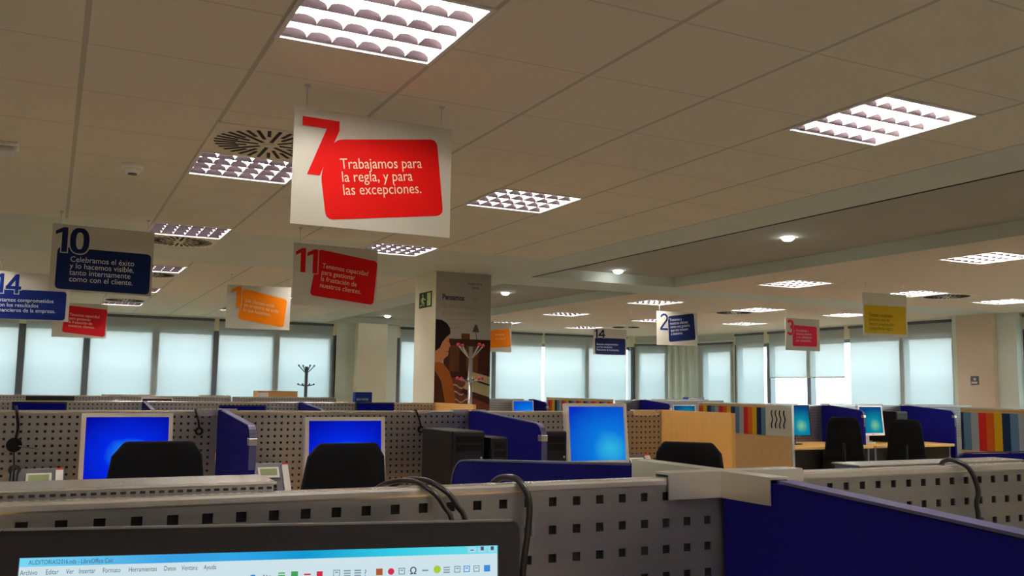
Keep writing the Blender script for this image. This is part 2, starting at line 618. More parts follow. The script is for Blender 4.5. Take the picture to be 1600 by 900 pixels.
# rounded corner made of three short runs
b, M1_ = wall_run('wall_corner', (12.08, 17.7), (12.6, 17.1), [(0.03, 0.76, ZS, 2.30)], plaster)
window(M1_, 0.03, 0.76, ZS, 2.30, [])
blind(M1_, 0.0, 0.77, 2.42, bz, 'short roller blind in the far corner left of the pale pilaster', group=G)
wall_run('wall_corner', (12.6, 17.1), (12.95, 16.5), [], pale)
b, M3_ = wall_run('wall_corner', (12.95, 16.5), (13.05, 15.4), [(0.1, 1.06, ZS, 2.30)], plaster)
window(M3_, 0.1, 1.06, ZS, 2.30, [])
blind(M3_, 0.02, 1.06, 2.42, bz, 'roller blind in the far corner right of the pale pilaster', group=G)
p = MB()
for k in range(4):
    p.cyl((12.60 + 0.085 * k, 17.06 - 0.15 * k, 0), (12.60 + 0.085 * k, 17.06 - 0.15 * k, 2.6), 0.05, pale, n=10)
structure(p.build('trim_1'))
# right wall
b, MRT = wall_run('wall_right', (13.05, 15.4), (13.05, Y0),
                  [(0.03, 15.4 - 10.0, ZS, ZH), (15.4 - 8.86, 15.4 - 3.2, ZS, ZH)], cream)
window(MRT, 0.03, 5.4, ZS, ZH, [15.4 - 13.246, 15.4 - 11.07, 15.4 - 14.35], 0.10)
window(MRT, 15.4 - 8.86, 15.4 - 3.2, ZS, ZH, [15.4 - 6.0], 0.07)
G = 'roller blinds on the right wall'
blind(MRT, 15.4 - 15.33, 15.4 - 14.47, 2.575, bz, 'narrow roller blind at the far end of the right wall', group=G)
blind(MRT, 15.4 - 14.32, 15.4 - 12.33, 2.575, 1.68, 'half raised roller blind with bright open glass below it', group=G)
blind(MRT, 15.4 - 12.20, 15.4 - 10.06, 2.575, bz, 'wide drawn roller blind behind the yellow sign', group=G)
blind(MRT, 15.4 - 8.82, 15.4 - 6.1, 2.575, bz, 'roller blind at the right edge beyond the pillar', group=G)
# other two walls, out of the photograph
wall_run('wall_left', (X0, Y0), (X0, Y1), [], cream)
wall_run('wall_front', (X1, Y0), (X0, Y0), [], cream)
# pilasters and column
b = MB(); b.box(5.36, 5.96, 17.4, 17.7, 0, H, cream); structure(b.build('trim_2'))
b = MB(); b.box(12.80, 13.05, 9.18, 9.80, 0, H, tan)
structure(b.build('trim_3'))
b = MB(); b.box(12.90, 13.05, 8.86, 9.18, 0, H, pale); b.box(12.95, 13.05, 9.80, 9.99, 0, H, pale)
structure(b.build('trim_4'))
b = MB(); b.box(3.62, 4.265, 9.03, 9.66, 0, H, cream); b.bevel(0.006, 1)
structure(b.build('wall_column'))
b = MB(); b.box(5.01, 5.36, 17.66, 17.7, 0, H, pale); b.box(5.96, 6.255, 17.66, 17.7, 0, H, pale); structure(b.build('lit_reveal'))  # reveal strips paled to carry the window light in their colour

# ------------------------------------------------------------------ ceiling lights, diffusers, downlights
def make_light(label, loc):
    root = thing('louvred_ceiling_light', label, 'ceiling light', loc, 0, 'louvred ceiling lights')
    f = MB()
    t = 0.018
    for x0, x1, y0, y1 in ((0, 0.6, 0, t), (0, 0.6, 0.6 - t, 0.6), (0, t, t, 0.6 - t), (0.6 - t, 0.6, t, 0.6 - t)):
        f.box(x0, x1, y0, y1, -0.006, 0.012, white)
    f.build('frame', root)
    h = MB()
    z1 = 0.11
    h.box(0.004, 0.596, 0.004, 0.596, 0.012, z1, reflector, skip=('b',))
    h.build('housing', root, recalc=False)
    pitch = (0.6 - 2 * t) / 4
    for k in range(4):
        y = t + pitch * (k + 0.5)
        c = MB()
        c.cyl((0.03, y, 0.078), (0.57, y, 0.078), 0.013, tube_m, n=8)
        c.build('fluorescent_tube', root)
    na = 6
    px = (0.6 - 2 * t) / na
    for k in range(4):
        lv = MB()
        yb = t + pitch * (k + 1) - 0.004
        pts = [((0.6 - 2 * t), 0), (0, 0)]
        for j in range(na):
            hw, hh = px / 2, 0.031
            pts += [(px * (j + 0.5) - hw * math.cos(q_), 0.003 + hh * math.sin(q_) ** 0.7) for q_ in [PI * q / 10 for q in range(1, 10)]]
            if j < na - 1:
                pts.append((px * (j + 1), 0.003))
        T = Matrix.Translation((t, yb, 0.002)) @ Matrix.Rotation(R(18), 4, 'X')
        lv.prism(pts, -0.001, 0.001, mirror, 'y', T)
        lv.build('louver_strip', root)
    cb = MB()
    for j in range(1, na):
        x = t + px * j
        cb.box(x - 0.001, x + 0.001, t, 0.6 - t, 0.006, 0.022, reflector)
    cb.build('cross_blades', root)
    return root

light0 = None
for x, y, lab in LIGHTS:
    if light0 is None:
        light0 = make_light(lab, (x, y, H))
    else:
        dup(light0, (x, y, H), 0, lab, 'louvred ceiling lights')

vent_paint = mat('vent_paint', (0.80, 0.75, 0.58, 1), 0.6, var=0.03)
def make_vent(label, loc):
    root = thing('air_diffuser', label, 'air vent', loc, 0, 'round air diffusers')
    p = MB()
    p.box(0, 0.6, 0, 0.6, -0.004, 0.012, vent_paint)
    p.build('face_plate', root)
    s = MB()
    n = 32
    for k in range(n):
        a = 2 * PI * k / n
        r0 = 0.055 if k % 4 == 0 else (0.115 if k % 2 == 0 else 0.165)
        r1 = 0.272
        T = Matrix.Translation((0.3, 0.3, 0)) @ Matrix.Rotation(a, 4, 'Z')
        s.box(r0, r1, -0.009, 0.009, -0.0065, -0.002, dark, T)
    s.build('slots', root)
    c = MB()
    c.cyl((0.3, 0.3, -0.012), (0.3, 0.3, -0.003), 0.03, vent_paint, n=16)
    c.build('hub', root)
    return root
vent0 = None
for x, y, lab in VENTS:
    if vent0 is None:
        vent0 = make_vent(lab, (x, y, H))
    else:
        dup(vent0, (x, y, H), 0, lab, 'round air diffusers')

def make_spot(label, loc):
    root = thing('recessed_downlight', label, 'downlight', loc, 0, 'downlights along the ceiling recess')
    r = MB()
    n = 20
    for k in range(n):
        a, c = 2 * PI * k / n, 2 * PI * (k + 1) / n
        P = lambda t, q, z: (q * math.cos(t), q * math.sin(t), z)
        r.face([P(a, 0.062, -0.006), P(c, 0.062, -0.006), P(c, 0.09, -0.001), P(a, 0.09, -0.001)], white)
        r.face([P(a, 0.062, -0.006), P(c, 0.062, -0.006), P(c, 0.062, 0.0), P(a, 0.062, 0.0)], white)
    r.build('trim_ring', root)
    d = MB()
    d.ball((0, 0, -0.008), 0.056, spot_m, (1, 1, 0.55), 20, 10)
    d.build('lamp', root)
    return root
spot0 = make_spot('nearest recessed downlight, rightmost of the row along the ceiling recess', (5.74, 6.04, H + 0.12))
dup(spot0, (5.74, 8.75, H + 0.12), 0, 'second recessed downlight from the right, above the cream monitor', None)
dup(spot0, (5.74, 11.67, H + 0.12), 0, 'recessed downlight just right of the poster column')
dup(spot0, (5.74, 16.8, H + 0.12), 0, 'farthest recessed downlight above the pillar between the windows')

t = thing('smoke_detector', 'small round smoke detector on the ceiling left of the air diffuser', 'smoke detector', (0.35, 5.56, H))
m_ = MB(); m_.cyl((0, 0, -0.025), (0, 0, 0), 0.058, creamp, r1=0.066, n=24); m_.build('base', t)
m_ = MB(); m_.cyl((0, 0, -0.05), (0, 0, -0.025), 0.038, creamp, r1=0.052, n=24); m_.build('sensor_head', t)
m_ = MB(); m_.cyl((0, 0, -0.056), (0, 0, -0.05), 0.024, greyp, n=16); m_.build('grille', t)
t = thing('emergency_light', 'white box emergency light on the ceiling at the left edge', 'emergency light', (-0.42, 5.40, H))
m_ = MB(); m_.box(-0.2, 0.2, -0.075, 0.075, -0.02, 0, creamp); m_.bevel(0.006); m_.build('back_plate', t)
m_ = MB(); m_.box(-0.185, 0.185, -0.06, 0.06, -0.055, -0.02, white); m_.bevel(0.02, 3); m_.build('diffuser', t)

# ------------------------------------------------------------------ hanging signs
INK = {}
def ink(name, c, rough=0.5):
    if name not in INK:
        INK[name] = mat('print_' + name, c, 0.65, var=0.02, spec=0.12)
    return INK[name]
c_red = ink('red', srgb(204, 14, 10))
c_red2 = ink('crimson', srgb(206, 30, 40))
c_pink = ink('pink_red', srgb(226, 44, 76))
c_navy = ink('navy', srgb(20, 34, 82))
c_blue = ink('royal_blue', srgb(11, 32, 96))
c_org = ink('orange', srgb(240, 130, 10))
c_yel = ink('yellow', srgb(204, 172, 30))
c_txt = ink('cream', srgb(238, 214, 180))
c_txtw = ink('white', srgb(225, 228, 225))
c_olive = ink('olive', srgb(90, 76, 20))

def round_quad(q, r, n=5):
    """polygon with rounded corners"""
    out = []
    N = len(q)
    for i in range(N):
        p, a, c = Vector(q[i]), Vector(q[i - 1]), Vector(q[(i + 1) % N])
        d0, d1 = (a - p).normalized(), (c - p).normalized()
        rr = min(r, (a - p).length / 2.2, (c - p).length / 2.2)
        s, e_ = p + d0 * rr, p + d1 * rr
        for k in range(n + 1):
            t = k / n
            out.append(tuple((1 - t) ** 2 * s + 2 * t * (1 - t) * p + t * t * e_))
    return out

def ribbon(q, pts, wd, m, y):
    """flat stroke of constant width along a path in the xz plane"""
    P = [Vector((p[0], p[1])) for p in pts]
    L, Rr = [], []
    for i, p in enumerate(P):
        d = (P[min(i + 1, len(P) - 1)] - P[max(i - 1, 0)]).normalized()
        n = Vector((-d.y, d.x)) * wd / 2
        L.append(p + n); Rr.append(p - n)
    for i in range(len(P) - 1):
        q.prism([L[i], L[i + 1], Rr[i + 1], Rr[i]], y - 0.0004, y + 0.0004, m)

def digit(ch, x, z, w_, h_, st, m, y, name, parent, grow=0.0):
    """bold sans numeral in the box x..x+w, z..z+h with stroke st"""
    q = MB()
    wd = st + 2 * grow
    e0 = st / 2
    if ch == '1':
        q.prism([(x + w_ - st - grow, z - grow), (x + w_ + grow, z - grow), (x + w_ + grow, z + h_ + grow), (x + w_ - st * 0.8 - grow, z + h_ + grow), (x + w_ - st - grow, z + h_ * 0.9)], y - 0.0004, y + 0.0004, m)
        q.prism([(x - grow, z + h_ * 0.84 + grow), (x - grow, z + h_ * 0.69 - grow), (x + w_ - st, z + h_ * 0.80 - grow), (x + w_ - st * 0.5, z + h_ + grow), (x + w_ - st * 0.8 - grow, z + h_ + grow)], y - 0.0003, y + 0.0003, m)
    elif ch == '0':
        cx, cz = x + w_ / 2, z + h_ / 2
        n = 28
        for k in range(n):
            a, c = 2 * PI * k / n, 2 * PI * (k + 1) / n
            def E(t, g, v):
                ct, s_ = math.cos(t), math.sin(t)
                return (cx + g * math.copysign(abs(ct) ** 0.8, ct), cz + v * math.copysign(abs(s_) ** 0.8, s_))
            q.prism([E(a, w_ / 2 + grow, h_ / 2 + grow), E(c, w_ / 2 + grow, h_ / 2 + grow), E(c, w_ / 2 - st - grow, h_ / 2 - st * 0.8 - grow), E(a, w_ / 2 - st - grow, h_ / 2 - st * 0.8 - grow)], y - 0.0004, y + 0.0004, m)
    elif ch == '2':
        r_ = w_ / 2 - e0
        cx, cz = x + w_ / 2, z + h_ - e0 - r_
        pts = [(cx + r_ * math.cos(R(t)), cz + r_ * math.sin(R(t))) for t in range(165, -46, -15)]
        pts += [(x + e0 + 0.0, z + e0 + 0.012), (x + e0, z + e0)]
        ribbon(q, pts, wd, m, y)
        ribbon(q, [(x - grow, z + e0), (x + w_ + grow, z + e0)], wd, m, y - 0.0001)
    elif ch == '3':
        r1 = h_ * 0.235 - e0 * 0.5
        r2_ = h_ * 0.265 - e0 * 0.5
        cx = x + w_ * 0.46
        k1, k2 = (w_ * 0.46 - e0) / r1, (w_ * 0.5 - e0) / r2_
        zc1 = z + h_ - e0 - r1
        ribbon(q, [(cx + k1 * r1 * math.cos(R(t)), zc1 + r1 * math.sin(R(t))) for t in range(150, -91, -15)], wd, m, y)
        zc2 = z + e0 + r2_
        ribbon(q, [(cx + k2 * r2_ * math.cos(R(t)), zc2 + r2_ * math.sin(R(t))) for t in range(90, -151, -15)], wd, m, y - 0.0001)
    elif ch == '4':
        ribbon(q, [(x + w_ * 0.72, z - grow), (x + w_ * 0.72, z + h_ + grow)], wd, m, y)
        ribbon(q, [(x - grow, z + h_ * 0.30), (x + w_ + grow, z + h_ * 0.30)], wd, m, y - 0.0001)
        ribbon(q, [(x + st * 0.45, z + h_ * 0.30), (x + w_ * 0.70, z + h_ - st * 0.3)], wd, m, y - 0.0002)
    return q.build(name, parent)

def sign(label, loc, rz, quad, pm, num=None, text=None, txm=None, radius=0.035, poly=None):
    root = thing('hanging_sign', label, 'sign', loc, R(rz), 'hanging motto signs')
    W, Hh = 0.70, 0.49
    b = MB(); b.box(-W / 2, W / 2, 0, 0.005, -Hh / 2, Hh / 2, signw); b.build('board', root)
    for x in (-0.30, 0.30):
        g = MB()
        g.cyl((x, 0.002, Hh / 2 - 0.01), (x, 0.002, H - loc[2]), 0.0022, white, n=6)
        g.box(x - 0.012, x + 0.012, -0.004, 0.009, H - loc[2] - 0.012, H - loc[2], white)
        g.build('hanger', root)
    b = MB(); b.prism(round_quad(quad, radius), -0.0015, 0.0, pm); b.build('colour_panel', root)
    if poly:
        cxm = sum(p[0] for p in poly) / len(poly); czm = sum(p[1] for p in poly) / len(poly)
        b = MB(); b.prism(poly, -0.004, -0.001, pm); b.build('numeral', root)
    if num:
        for i, (ch, x, z, w_, h_, st) in enumerate(num):
            digit(ch, x, z, w_, h_, st, signw, -0.0024, 'numeral_outline', root, grow=0.007)
            digit(ch, x, z, w_, h_, st, pm, -0.0034, 'numeral', root)
    if text:
        s, x, z, size, rot, line, sxx = text
        text_mesh('lettering', s, size, txm, root, x, z, -0.0025, R(rot), line=line, sx=sxx)
    return root

sign('large hanging white sign with red 7, nearest the camera', (1.181, 3.675, 2.278), 0.0,
     [(-0.178, 0.126), (0.279, 0.188), (0.317, -0.149), (-0.203, -0.217), (-0.232, -0.028)], c_red,
     poly=[(-0.315, 0.206), (-0.161, 0.205), (-0.160, 0.165), (-0.236, -0.034), (-0.289, -0.034), (-0.213, 0.168), (-0.315, 0.168)],
     text=('Trabajamos para\nla regla, y para\nlas excepciones.', -0.150, 0.004, 0.064, 7.5, 0.865, 0.85), txm=c_txt)
sign('hanging white sign with navy 10 and navy text panel', (0.301, 7.38, 2.282), 5.6,
     [(-0.309, 0.076), (0.334, 0.074), (0.334, -0.233), (-0.313, -0.23)], c_navy,
     num=[('1', -0.328, 0.040, 0.080, 0.182, 0.038), ('0', -0.232, 0.036, 0.130, 0.190, 0.040)],
     text=('Celebramos el éxito\ny lo hacemos visible,\ntanto internamente\ncomo con el cliente.', -0.223, -0.026, 0.058, 0, 0.83, 0.92), txm=c_txtw)
sign('hanging sign with blue 14 cut off by the left edge of the photo', (-0.211, 10.66, 2.257), 7.4,
     [(-0.318, 0.061), (0.318, 0.072), (0.316, -0.23), (-0.318, -0.241)], c_blue,
     num=[('1', -0.340, 0.020, 0.070, 0.200, 0.034), ('4', -0.252, 0.020, 0.142, 0.200, 0.034)],
     text=('Estamos comprometidos\ncon los resultados\nfinancieros de la empresa.', -0.325, -0.066, 0.056, 1.2, 0.93, 0.93), txm=c_txtw)
sign('small hanging sign with orange 1, lit bright at its corner', (2.06, 10.508, 2.25), -7.9,
     [(-0.181, 0.211), (0.312, 0.104), (0.285, -0.217), (-0.219, -0.134)], c_org,
     num=[('1', -0.299, -0.010, 0.108, 0.240, 0.052)],
     text=('Los clientes están\nen el centro de todo\nlo que hacemos.', -0.150, 0.060, 0.056, -9.5, 0.93, 0.82), txm=c_txt)
sign('hanging sign with red 11 just below the large 7 sign', (1.995, 7.13, 2.25), 3.0,
     [(-0.150, 0.209), (0.35, 0.148), (0.323, -0.211), (-0.209, -0.161)], c_red,
     num=[('1', -0.332, 0.016, 0.080, 0.190, 0.040), ('1', -0.240, 0.012, 0.086, 0.192, 0.040)],
     text=('Tenemos capacidad\npara gestionar\nla frustación de\nnuestros clientes.', -0.118, 0.062, 0.056, -5.5, 0.93, 0.88), txm=c_txt)
sign('small hanging sign with navy 14 in front of far windows', (9.421, 14.634, 2.275), -6.2,
     [(-0.321, 0.074), (0.321, 0.072), (0.32, -0.234), (-0.31, -0.232)], c_navy,
     num=[('1', -0.325, 0.074, 0.062, 0.156, 0.030), ('4', -0.246, 0.074, 0.140, 0.156, 0.030)],
     text=('Estamos comprometidos\ncon los resultados\nfinancieros de la empresa.', -0.283, -0.060, 0.052, 0, 1.0, 0.86), txm=c_txtw)
sign('bright hanging sign with thin navy 2 and navy panel', (8.15, 10.86, 2.282), -3.4,
     [(-0.158, 0.173), (0.289, 0.234), (0.319, -0.154), (-0.143, -0.20)], c_navy,
     num=[('2', -0.292, -0.030, 0.134, 0.242, 0.028)],
     text=('Tratamos a\nnuestros clientes\ncomo nos gustaría\nque nos tratasen\na nosotros.', -0.130, 0.102, 0.058, 6.5, 0.88, 0.78), txm=c_txtw)
sign('hanging sign with pink red 3 and red panel', (10.27, 10.53, 2.259), 0.0,
     [(-0.199, 0.14), (0.29, 0.131), (0.289, -0.177), (-0.206, -0.179)], c_pink,
     num=[('3', -0.325, -0.018, 0.154, 0.240, 0.040)],
     text=('Escuchamos a\nnuestros clientes\ny nos esforzamos\npor entenderlos.', -0.136, 0.045, 0.058, 0, 0.88, 0.78), txm=c_txtw)
sign('dim yellow hanging sign on the right seen against the light', (8.477, 7.398, 2.271), -0.6,
     [(-0.33, 0.10), (0.33, 0.106), (0.33, -0.215), (-0.33, -0.217)], c_yel, radius=0.012,
     text=('Clientes y empleados\ngestionan cada día\nmejora, preocupación\ncompartiendo logros.', -0.262, -0.026, 0.055, 0, 0.90, 0.80), txm=c_olive)
sign('hanging red sign behind the blue 14 sign at the left', (0.332, 14.321, 2.255), 3.5,
     [(-0.199, 0.208), (0.35, 0.169), (0.332, -0.224), (-0.222, -0.173)], c_red2,
     text=('Tenemos capacidad\npara gestionar\nla frustación de\nnuestros clientes.', -0.14, 0.062, 0.056, -3, 0.93, 0.88), txm=c_txt)
sign('orange hanging sign peeking out right of the poster column', (6.579, 13.827, 2.228), 0.0,
     [(-0.145, 0.10), (0.303, 0.153), (0.345, -0.148), (-0.144, -0.194)], c_org,
     num=[('1', -0.27, 0.0, 0.108, 0.23, 0.050)],
     text=('Los clientes\nson el centro', 0.043, 0.028, 0.045, 4, 1.5, 0.80), txm=c_txt)

# ------------------------------------------------------------------ the column's poster, exit sign, wall plate
def poster():
    root = thing('wall_poster', 'tall photo poster of a woman in brown sweater on the column', 'poster', (3.62, 9.03, 0))
    W = 0.645
    zb, zt = 0.95, 2.615
    pm = ink('poster_grey', srgb(164, 158, 146))
    b = MB(); b.box(0, W, -0.006, 0, zb, zt, pm); b.build('sheet', root)
    def shape(name, pts, m, d):
        q = MB(); q.prism(pts, -0.006 - d - 0.0004, -0.006 - d + 0.0004, m); return q.build(name, root)
    dkw = ink('dark_wood', srgb(62, 34, 26)); mdw = ink('brown', srgb(96, 58, 36)); skin = ink('skin', srgb(196, 128, 84))
    hair = ink('hair', srgb(28, 18, 16)); swe = ink('sweater', srgb(150, 84, 34)); swd = ink('sweater_shade', srgb(70, 34, 18))
    ivory = ink('ivory', srgb(186, 172, 128)); rug = ink('rug', srgb(112, 58, 48)); shade = ink('lamp', srgb(84, 76, 66))
    shape('sideboard', [(0.10, 1.42), (W, 1.42), (W, 1.90), (0.10, 1.90)], dkw, 0.0008)
    shape('sideboard_door', [(0.17, 1.55), (0.28, 1.55), (0.28, 1.83), (0.17, 1.83)], mdw, 0.0012)
    shape('sideboard_door', [(0.36, 1.55), (0.50, 1.55), (0.50, 1.83), (0.36, 1.83)], mdw, 0.0012)
    shape('rug', [(0.0, zb), (W, zb), (W, 1.46), (0.0, 1.50)], rug, 0.0010)
    wv = [(0.2 + 0.03 * k, 1.40 + 0.02 * math.sin(k * 1.3)) for k in range(8)]
    for dz in (0, -0.07, -0.15):
        shape('rug_stripe', [(x, z + dz) for x, z in wv] + [(x, z + dz - 0.014) for x, z in reversed(wv)], ivory, 0.0014)
    shape('drawer_chest', [(0.34, 1.37), (0.40, 1.56), (W, 1.50), (W, 1.28)], ivory, 0.0018)
    shape('drawer_gap', [(0.385, 1.475), (0.39, 1.49), (W, 1.42), (W, 1.40)], dkw, 0.0022)
    shape('chest_shadow', [(0.30, 1.33), (0.34, 1.37), (W, 1.28), (W, 1.20)], dkw, 0.0020)
    shape('books', [(0.30, 1.90), (0.40, 1.90), (0.40, 1.96), (0.30, 1.96)], mdw, 0.0008)
    shape('table_lamp', [(0.43, 1.98), (0.51, 1.98), (0.48, 2.06), (0.46, 2.06)], shade, 0.0008)
    shape('lamp_stem', [(0.478, 1.90), (0.486, 1.90), (0.474, 1.98), (0.466, 1.98)], shade, 0.0008)
    # the woman: sweater, neck and face, hair in profile
    shape('sweater', [(0.0, zb), (0.27, zb), (0.25, 1.20), (0.215, 1.42), (0.17, 1.55), (0.10, 1.63), (0.02, 1.665), (0.0, 1.665)], swe, 0.0026)
    shape('sweater_shade', [(0.0, zb), (0.14, zb), (0.12, 1.25), (0.075, 1.45), (0.0, 1.56)], swd, 0.0030)
    shape('face', [(0.0, 1.64), (0.09, 1.66), (0.12, 1.70), (0.145, 1.715), (0.155, 1.74), (0.150, 1.765), (0.160, 1.78), (0.158, 1.80),
                   (0.177, 1.822), (0.160, 1.86), (0.158, 1.90), (0.14, 1.96), (0.0, 1.96)], skin, 0.0034)
    shape('hair', [(0.0, 1.76), (0.055, 1.80), (0.08, 1.86), (0.13, 1.92), (0.172, 1.95), (0.165, 2.01), (0.13, 2.06), (0.07, 2.095), (0.0, 2.10)], hair, 0.0040)
    shape('smile', [(0.125, 1.757), (0.150, 1.768), (0.150, 1.763), (0.13, 1.752)], swd, 0.0040)
    shape('eye', [(0.135, 1.868), (0.152, 1.872), (0.152, 1.866), (0.138, 1.862)], hair, 0.0042)
    ink_d = ink('text_dark', srgb(70, 62, 78)); ink_g = ink('text_grey', srgb(140, 134, 122))
    text_mesh('logo_text', 'Asistencia al\n     cliente', 0.044, ink_d, root, 0.36, 2.49, -0.0072, 0, sx=0.8)
    text_mesh('headline', 'Pensamos', 0.085, ink_d, root, 0.07, 2.315, -0.0072, 0, offset=0.003, sx=0.75)
    text_mesh('headline_grey', 'en', 0.08, ink_g, root, 0.42, 2.315, -0.0072, 0, sx=0.8)
    text_mesh('headline_grey', 'las necesidades\nde las personas.', 0.078, ink_g, root, 0.07, 2.225, -0.0072, 0, line=0.95, sx=0.78)
    text_mesh('small_print', 'a cada persona y sus problemas\ncon una sonrisa y\ncon una solución.', 0.034, ink_g, root, 0.10, 2.09, -0.0072, R(3), line=1.3, sx=0.85)
    return root
poster()

def exit_sign():
    root = thing('exit_sign', 'dark green running man exit sign on the side of the column', 'exit sign', (3.62, 9.33, 2.33))
    M = Matrix.Rotation(-PI / 2, 4, 'Z')
    g = ink('exit_green', srgb(34, 52, 26)); lt = ink('exit_pale', srgb(196, 214, 120))
    b = MB(); b.box(-0.18, 0.18, -0.006, 0, -0.085, 0.085, g, M); b.build('plate', root)
    b = MB()
    b.prism([(0.06, -0.07), (0.165, -0.07), (0.165, 0.07), (0.06, 0.07)], -0.0075, -0.006, lt, 'y', M)
    b.prism([(0.075, -0.005), (0.085, -0.005), (0.085, 0.005), (0.075, 0.005)], -0.0085, -0.0075, g, 'y', M)
    b.build('door_pictogram', root)
    b = MB()
    b.prism([(-0.075 + 0.016 * math.cos(a), 0.052 + 0.016 * math.sin(a)) for a in [2 * PI * k / 10 for k in range(10)]], -0.0075, -0.006, lt, 'y', M)
    b.prism([(-0.095, -0.012), (-0.055, -0.02), (-0.05, 0.032), (-0.09, 0.032)], -0.0075, -0.006, lt, 'y', M)
    b.prism([(-0.05, 0.03), (-0.015, 0.005), (0.02, 0.01), (0.02, 0.0), (-0.02, -0.006), (-0.055, 0.012)], -0.0076, -0.006, lt, 'y', M)
    b.prism([(-0.09, 0.03), (-0.125, 0.01), (-0.13, -0.02), (-0.118, -0.022), (-0.11, 0.0), (-0.085, 0.012)], -0.0076, -0.006, lt, 'y', M)
    b.prism([(-0.06, -0.012), (-0.02, -0.035), (-0.03, -0.07), (-0.045, -0.07), (-0.04, -0.042), (-0.09, -0.02)], -0.0077, -0.006, lt, 'y', M)
    b.prism([(-0.095, -0.01), (-0.10, -0.045), (-0.15, -0.055), (-0.15, -0.068), (-0.088, -0.06), (-0.075, -0.015)], -0.0077, -0.006, lt, 'y', M)
    b.build('running_man_pictogram', root)
exit_sign()

t = thing('thermostat', 'small grey wall thermostat on the pillar at the far right', 'thermostat', (12.80, 9.50, 1.60))
b = MB(); b.box(-0.02, 0, -0.065, 0.065, -0.065, 0.065, greyp); b.bevel(0.006); b.build('case', t)
b = MB(); b.cyl((-0.03, -0.012, 0.018), (-0.02, -0.012, 0.018), 0.022, white, n=16); b.build('dial', t)
b = MB(); b.box(-0.024, -0.02, -0.05, 0.05, -0.05, -0.02, white); b.build('cover', t)

# ------------------------------------------------------------------ workstation partitions
def peg_panel(L, htop, pitch, hole, xoff, zoff, label, loc, group, t=0.024, z_lo=0.74):
    """perforated steel partition: local x along it, front sheet at y=0"""
    root = thing('perforated_partition', label, 'partition', loc, 0, group)
    hx, x = [], xoff
    while x > 0.02:
        if x < L - 0.02:
            hx.append(x)
        x -= pitch
    hx = sorted(hx)
    hz, z = [], htop - zoff
    while z > z_lo + 0.02:
        hz.append(z); z -= pitch
    hz = sorted(hz)
    XS = [0.0] + [v for q in hx for v in (q - hole / 2, q + hole / 2)] + [L]
    ZS_ = [z_lo] + [v for q in hz for v in (q - hole / 2, q + hole / 2)] + [htop - 0.006]
    vs, fs = [], []
    nx, nz = len(XS), len(ZS_)
    for side, y in ((0, 0.0), (1, t)):
        base = len(vs)
        for zz in ZS_:
            for xx in XS:
                vs.append((xx, y, zz))
        for j in range(nz - 1):
            for i in range(nx - 1):
                if i % 2 == 1 and j % 2 == 1:
                    continue
                q = [base + j * nx + i, base + j * nx + i + 1, base + (j + 1) * nx + i + 1, base + (j + 1) * nx + i]
                fs.append(q if side == 0 else q[::-1])
        if side == 0:
            for j in range(1, nz - 1, 2):
                for i in range(1, nx - 1, 2):
                    c = [base + j * nx + i, base + j * nx + i + 1, base + (j + 1) * nx + i + 1, base + (j + 1) * nx + i]
                    k = len(vs)
                    vs += [(vs[a][0], 0.003, vs[a][2]) for a in c]
                    for a in range(4):
                        fs.append([c[a], k + a, k + (a + 1) % 4, c[(a + 1) % 4]])
    me = bpy.data.meshes.new('perforated_sheet')
    me.from_pydata(vs, [], fs)
    me.materials.append(alu)
    o = bpy.data.objects.new('perforated_sheet', me)
    COL.objects.link(o)
    o.parent = root
    c = MB()
    c.box(0.002, L - 0.002, 0.0045, t - 0.0045, 0.70, htop - 0.008, dark)
    c.build('core_board', root)
    c = MB()
    c.box(0, L, 0, t, 0.0, z_lo, alu)
    c.build('lower_panel', root)
    c = MB()
    c.box(0, L, -0.001, t + 0.001, htop - 0.014, htop, alu_l)
    c.bevel(0.004, 2)
    c.build('top_rail', root)
    return root

